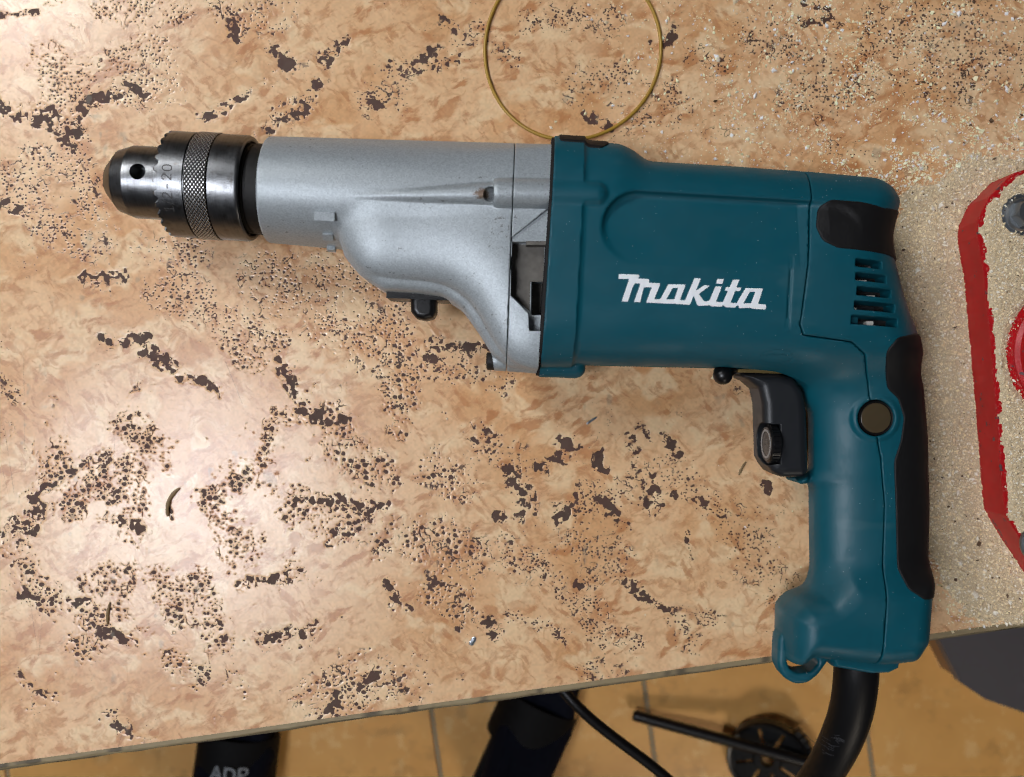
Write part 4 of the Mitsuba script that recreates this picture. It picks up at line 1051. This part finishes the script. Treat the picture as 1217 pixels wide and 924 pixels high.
# person standing at the bench: navy trousers and socks in black slides
PN = 'person'
m3 = manifold3d
def ball(c, r): return m3.Manifold.sphere(r, 20).translate(tuple(c))
def bone(a, ra, b, rb): return m3.Manifold.batch_hull([ball(a, ra), ball(b, rb)])
toe_l, toe_r = FW(286, 845, 38), FW(655, 812, 38)
def foot(toe, ang):
    d = np.array([math.sin(ang), math.cos(ang), 0]); s = np.array([d[1], -d[0], 0])
    heel = toe - d * 205
    ball_ = toe - d * 55
    ankle = heel + d * 45 + [0, 0, 65]
    shape = [m3.Manifold.batch_hull([ball(toe + s * 18, 20), ball(toe - s * 20, 17), ball(ball_ + s * 30 + [0, 0, 2], 24), ball(ball_ - s * 28, 22)]),
             m3.Manifold.batch_hull([ball(ball_ + s * 28 + [0, 0, 2], 24), ball(ball_ - s * 26, 22), ball(heel + d * 30, 32), ball(ankle, 38)])]
    return shape, heel, ankle, ball_, d, s
bits, info = [], []
for toe, ang in ((toe_l, 0.12), (toe_r, 0.42)):
    sh, heel, ankle, ball_, d, s = foot(toe, ang)
    bits += sh; info.append((toe, heel, ankle, ball_, d, s))
hipc = np.array([info[0][2][0] * 0.5 + info[1][2][0] * 0.5, -680.0, FLOOR + 900])
for k, (toe, heel, ankle, ball_, d, s) in enumerate(info):
    hip = hipc + [(-95, 95)[k], 0, 0]
    knee = (ankle + hip) / 2 + [0, 25, 20]
    bits += [bone(ankle, 44, knee, 62), bone(knee, 62, hip, 88)]
bits.append(m3.Manifold.batch_hull([ball(hipc + [-80, 0, 30], 92), ball(hipc + [80, 0, 30], 92), ball(hipc + [-70, -10, 150], 85), ball(hipc + [70, -10, 150], 85)]))
pb = m3.Manifold.batch_boolean(bits, m3.OpType.Add).refine_to_length(16).to_mesh()
pm = trimesh.Trimesh(np.array(pb.vert_properties[:, :3]), np.array(pb.tri_verts), process=True)
trimesh.smoothing.filter_taubin(pm, iterations=12)
add('trousers_and_socks', pm, 'navy_cloth', smooth=True, local=False, parent=PN)
labels[PN] = {'label': 'person in navy trousers and socks standing in black slides at the bench', 'category': 'person'}
for k, (toe, heel, ankle, ball_, d, s) in enumerate(info):
    sole = so.unary_union([sg.LineString([(toe - d * 8)[:2], (ball_ + s * 4)[:2]]).buffer(44), sg.LineString([ball_[:2], heel[:2]]).buffer(40)]).buffer(12).buffer(-12)
    nm = add('slide_sandal', bevel_extrude(sole, FLOOR, FLOOR + 24, 5, 3), 'slide_rubber', smooth=30, local=False, parent=PN)
    st = []
    arc = np.linspace(-0.05, np.pi + 0.05, 24)
    for off, hs in ((-26, 44), (36, 60)):
        ctr = ball_ - d * off
        st.append(np.array([ctr + s * 54 * math.cos(a) + np.array([0, 0, -14 + hs * math.sin(a)]) for a in arc]))
    A, Bq = st
    vv_ = np.vstack([A, Bq, A + [0, 0, 4.0], Bq + [0, 0, 4.0]])
    n = len(arc); fs = []
    for i in range(n - 1):
        for (o1, o2) in ((0, n), (3 * n, 2 * n), (2 * n, 0), (n, 3 * n)):
            fs += [[o1 + i, o1 + i + 1, o2 + i + 1], [o1 + i, o2 + i + 1, o2 + i]]
    strap = trimesh.Trimesh(vv_, fs, process=False); strap.fix_normals()
    add('strap', strap, 'slide_rubber', smooth=30, local=False, parent=nm)
    if k == 0:
        txt = meshkit.text_mesh('ADP', 17, 0.6, bold=True)
        for _ in range(2): txt = txt.subdivide()
        v = np.array(txt.vertices); w = v[:, 0].max()
        uu_ = v[:, 0] - w / 2 + 6; hh_ = v[:, 1] - 14
        ang_ = np.pi / 2 - uu_ / 54
        v3 = ball_ - d * (5 - hh_[:, None]) + s * (57 * np.cos(ang_))[:, None] + np.column_stack([0 * uu_, 0 * uu_, -14 + 60 * np.sin(ang_) + v[:, 2]])
        txt.vertices = v3
        scene_key = add('print', txt, 'grey_print', local=False, parent=nm)
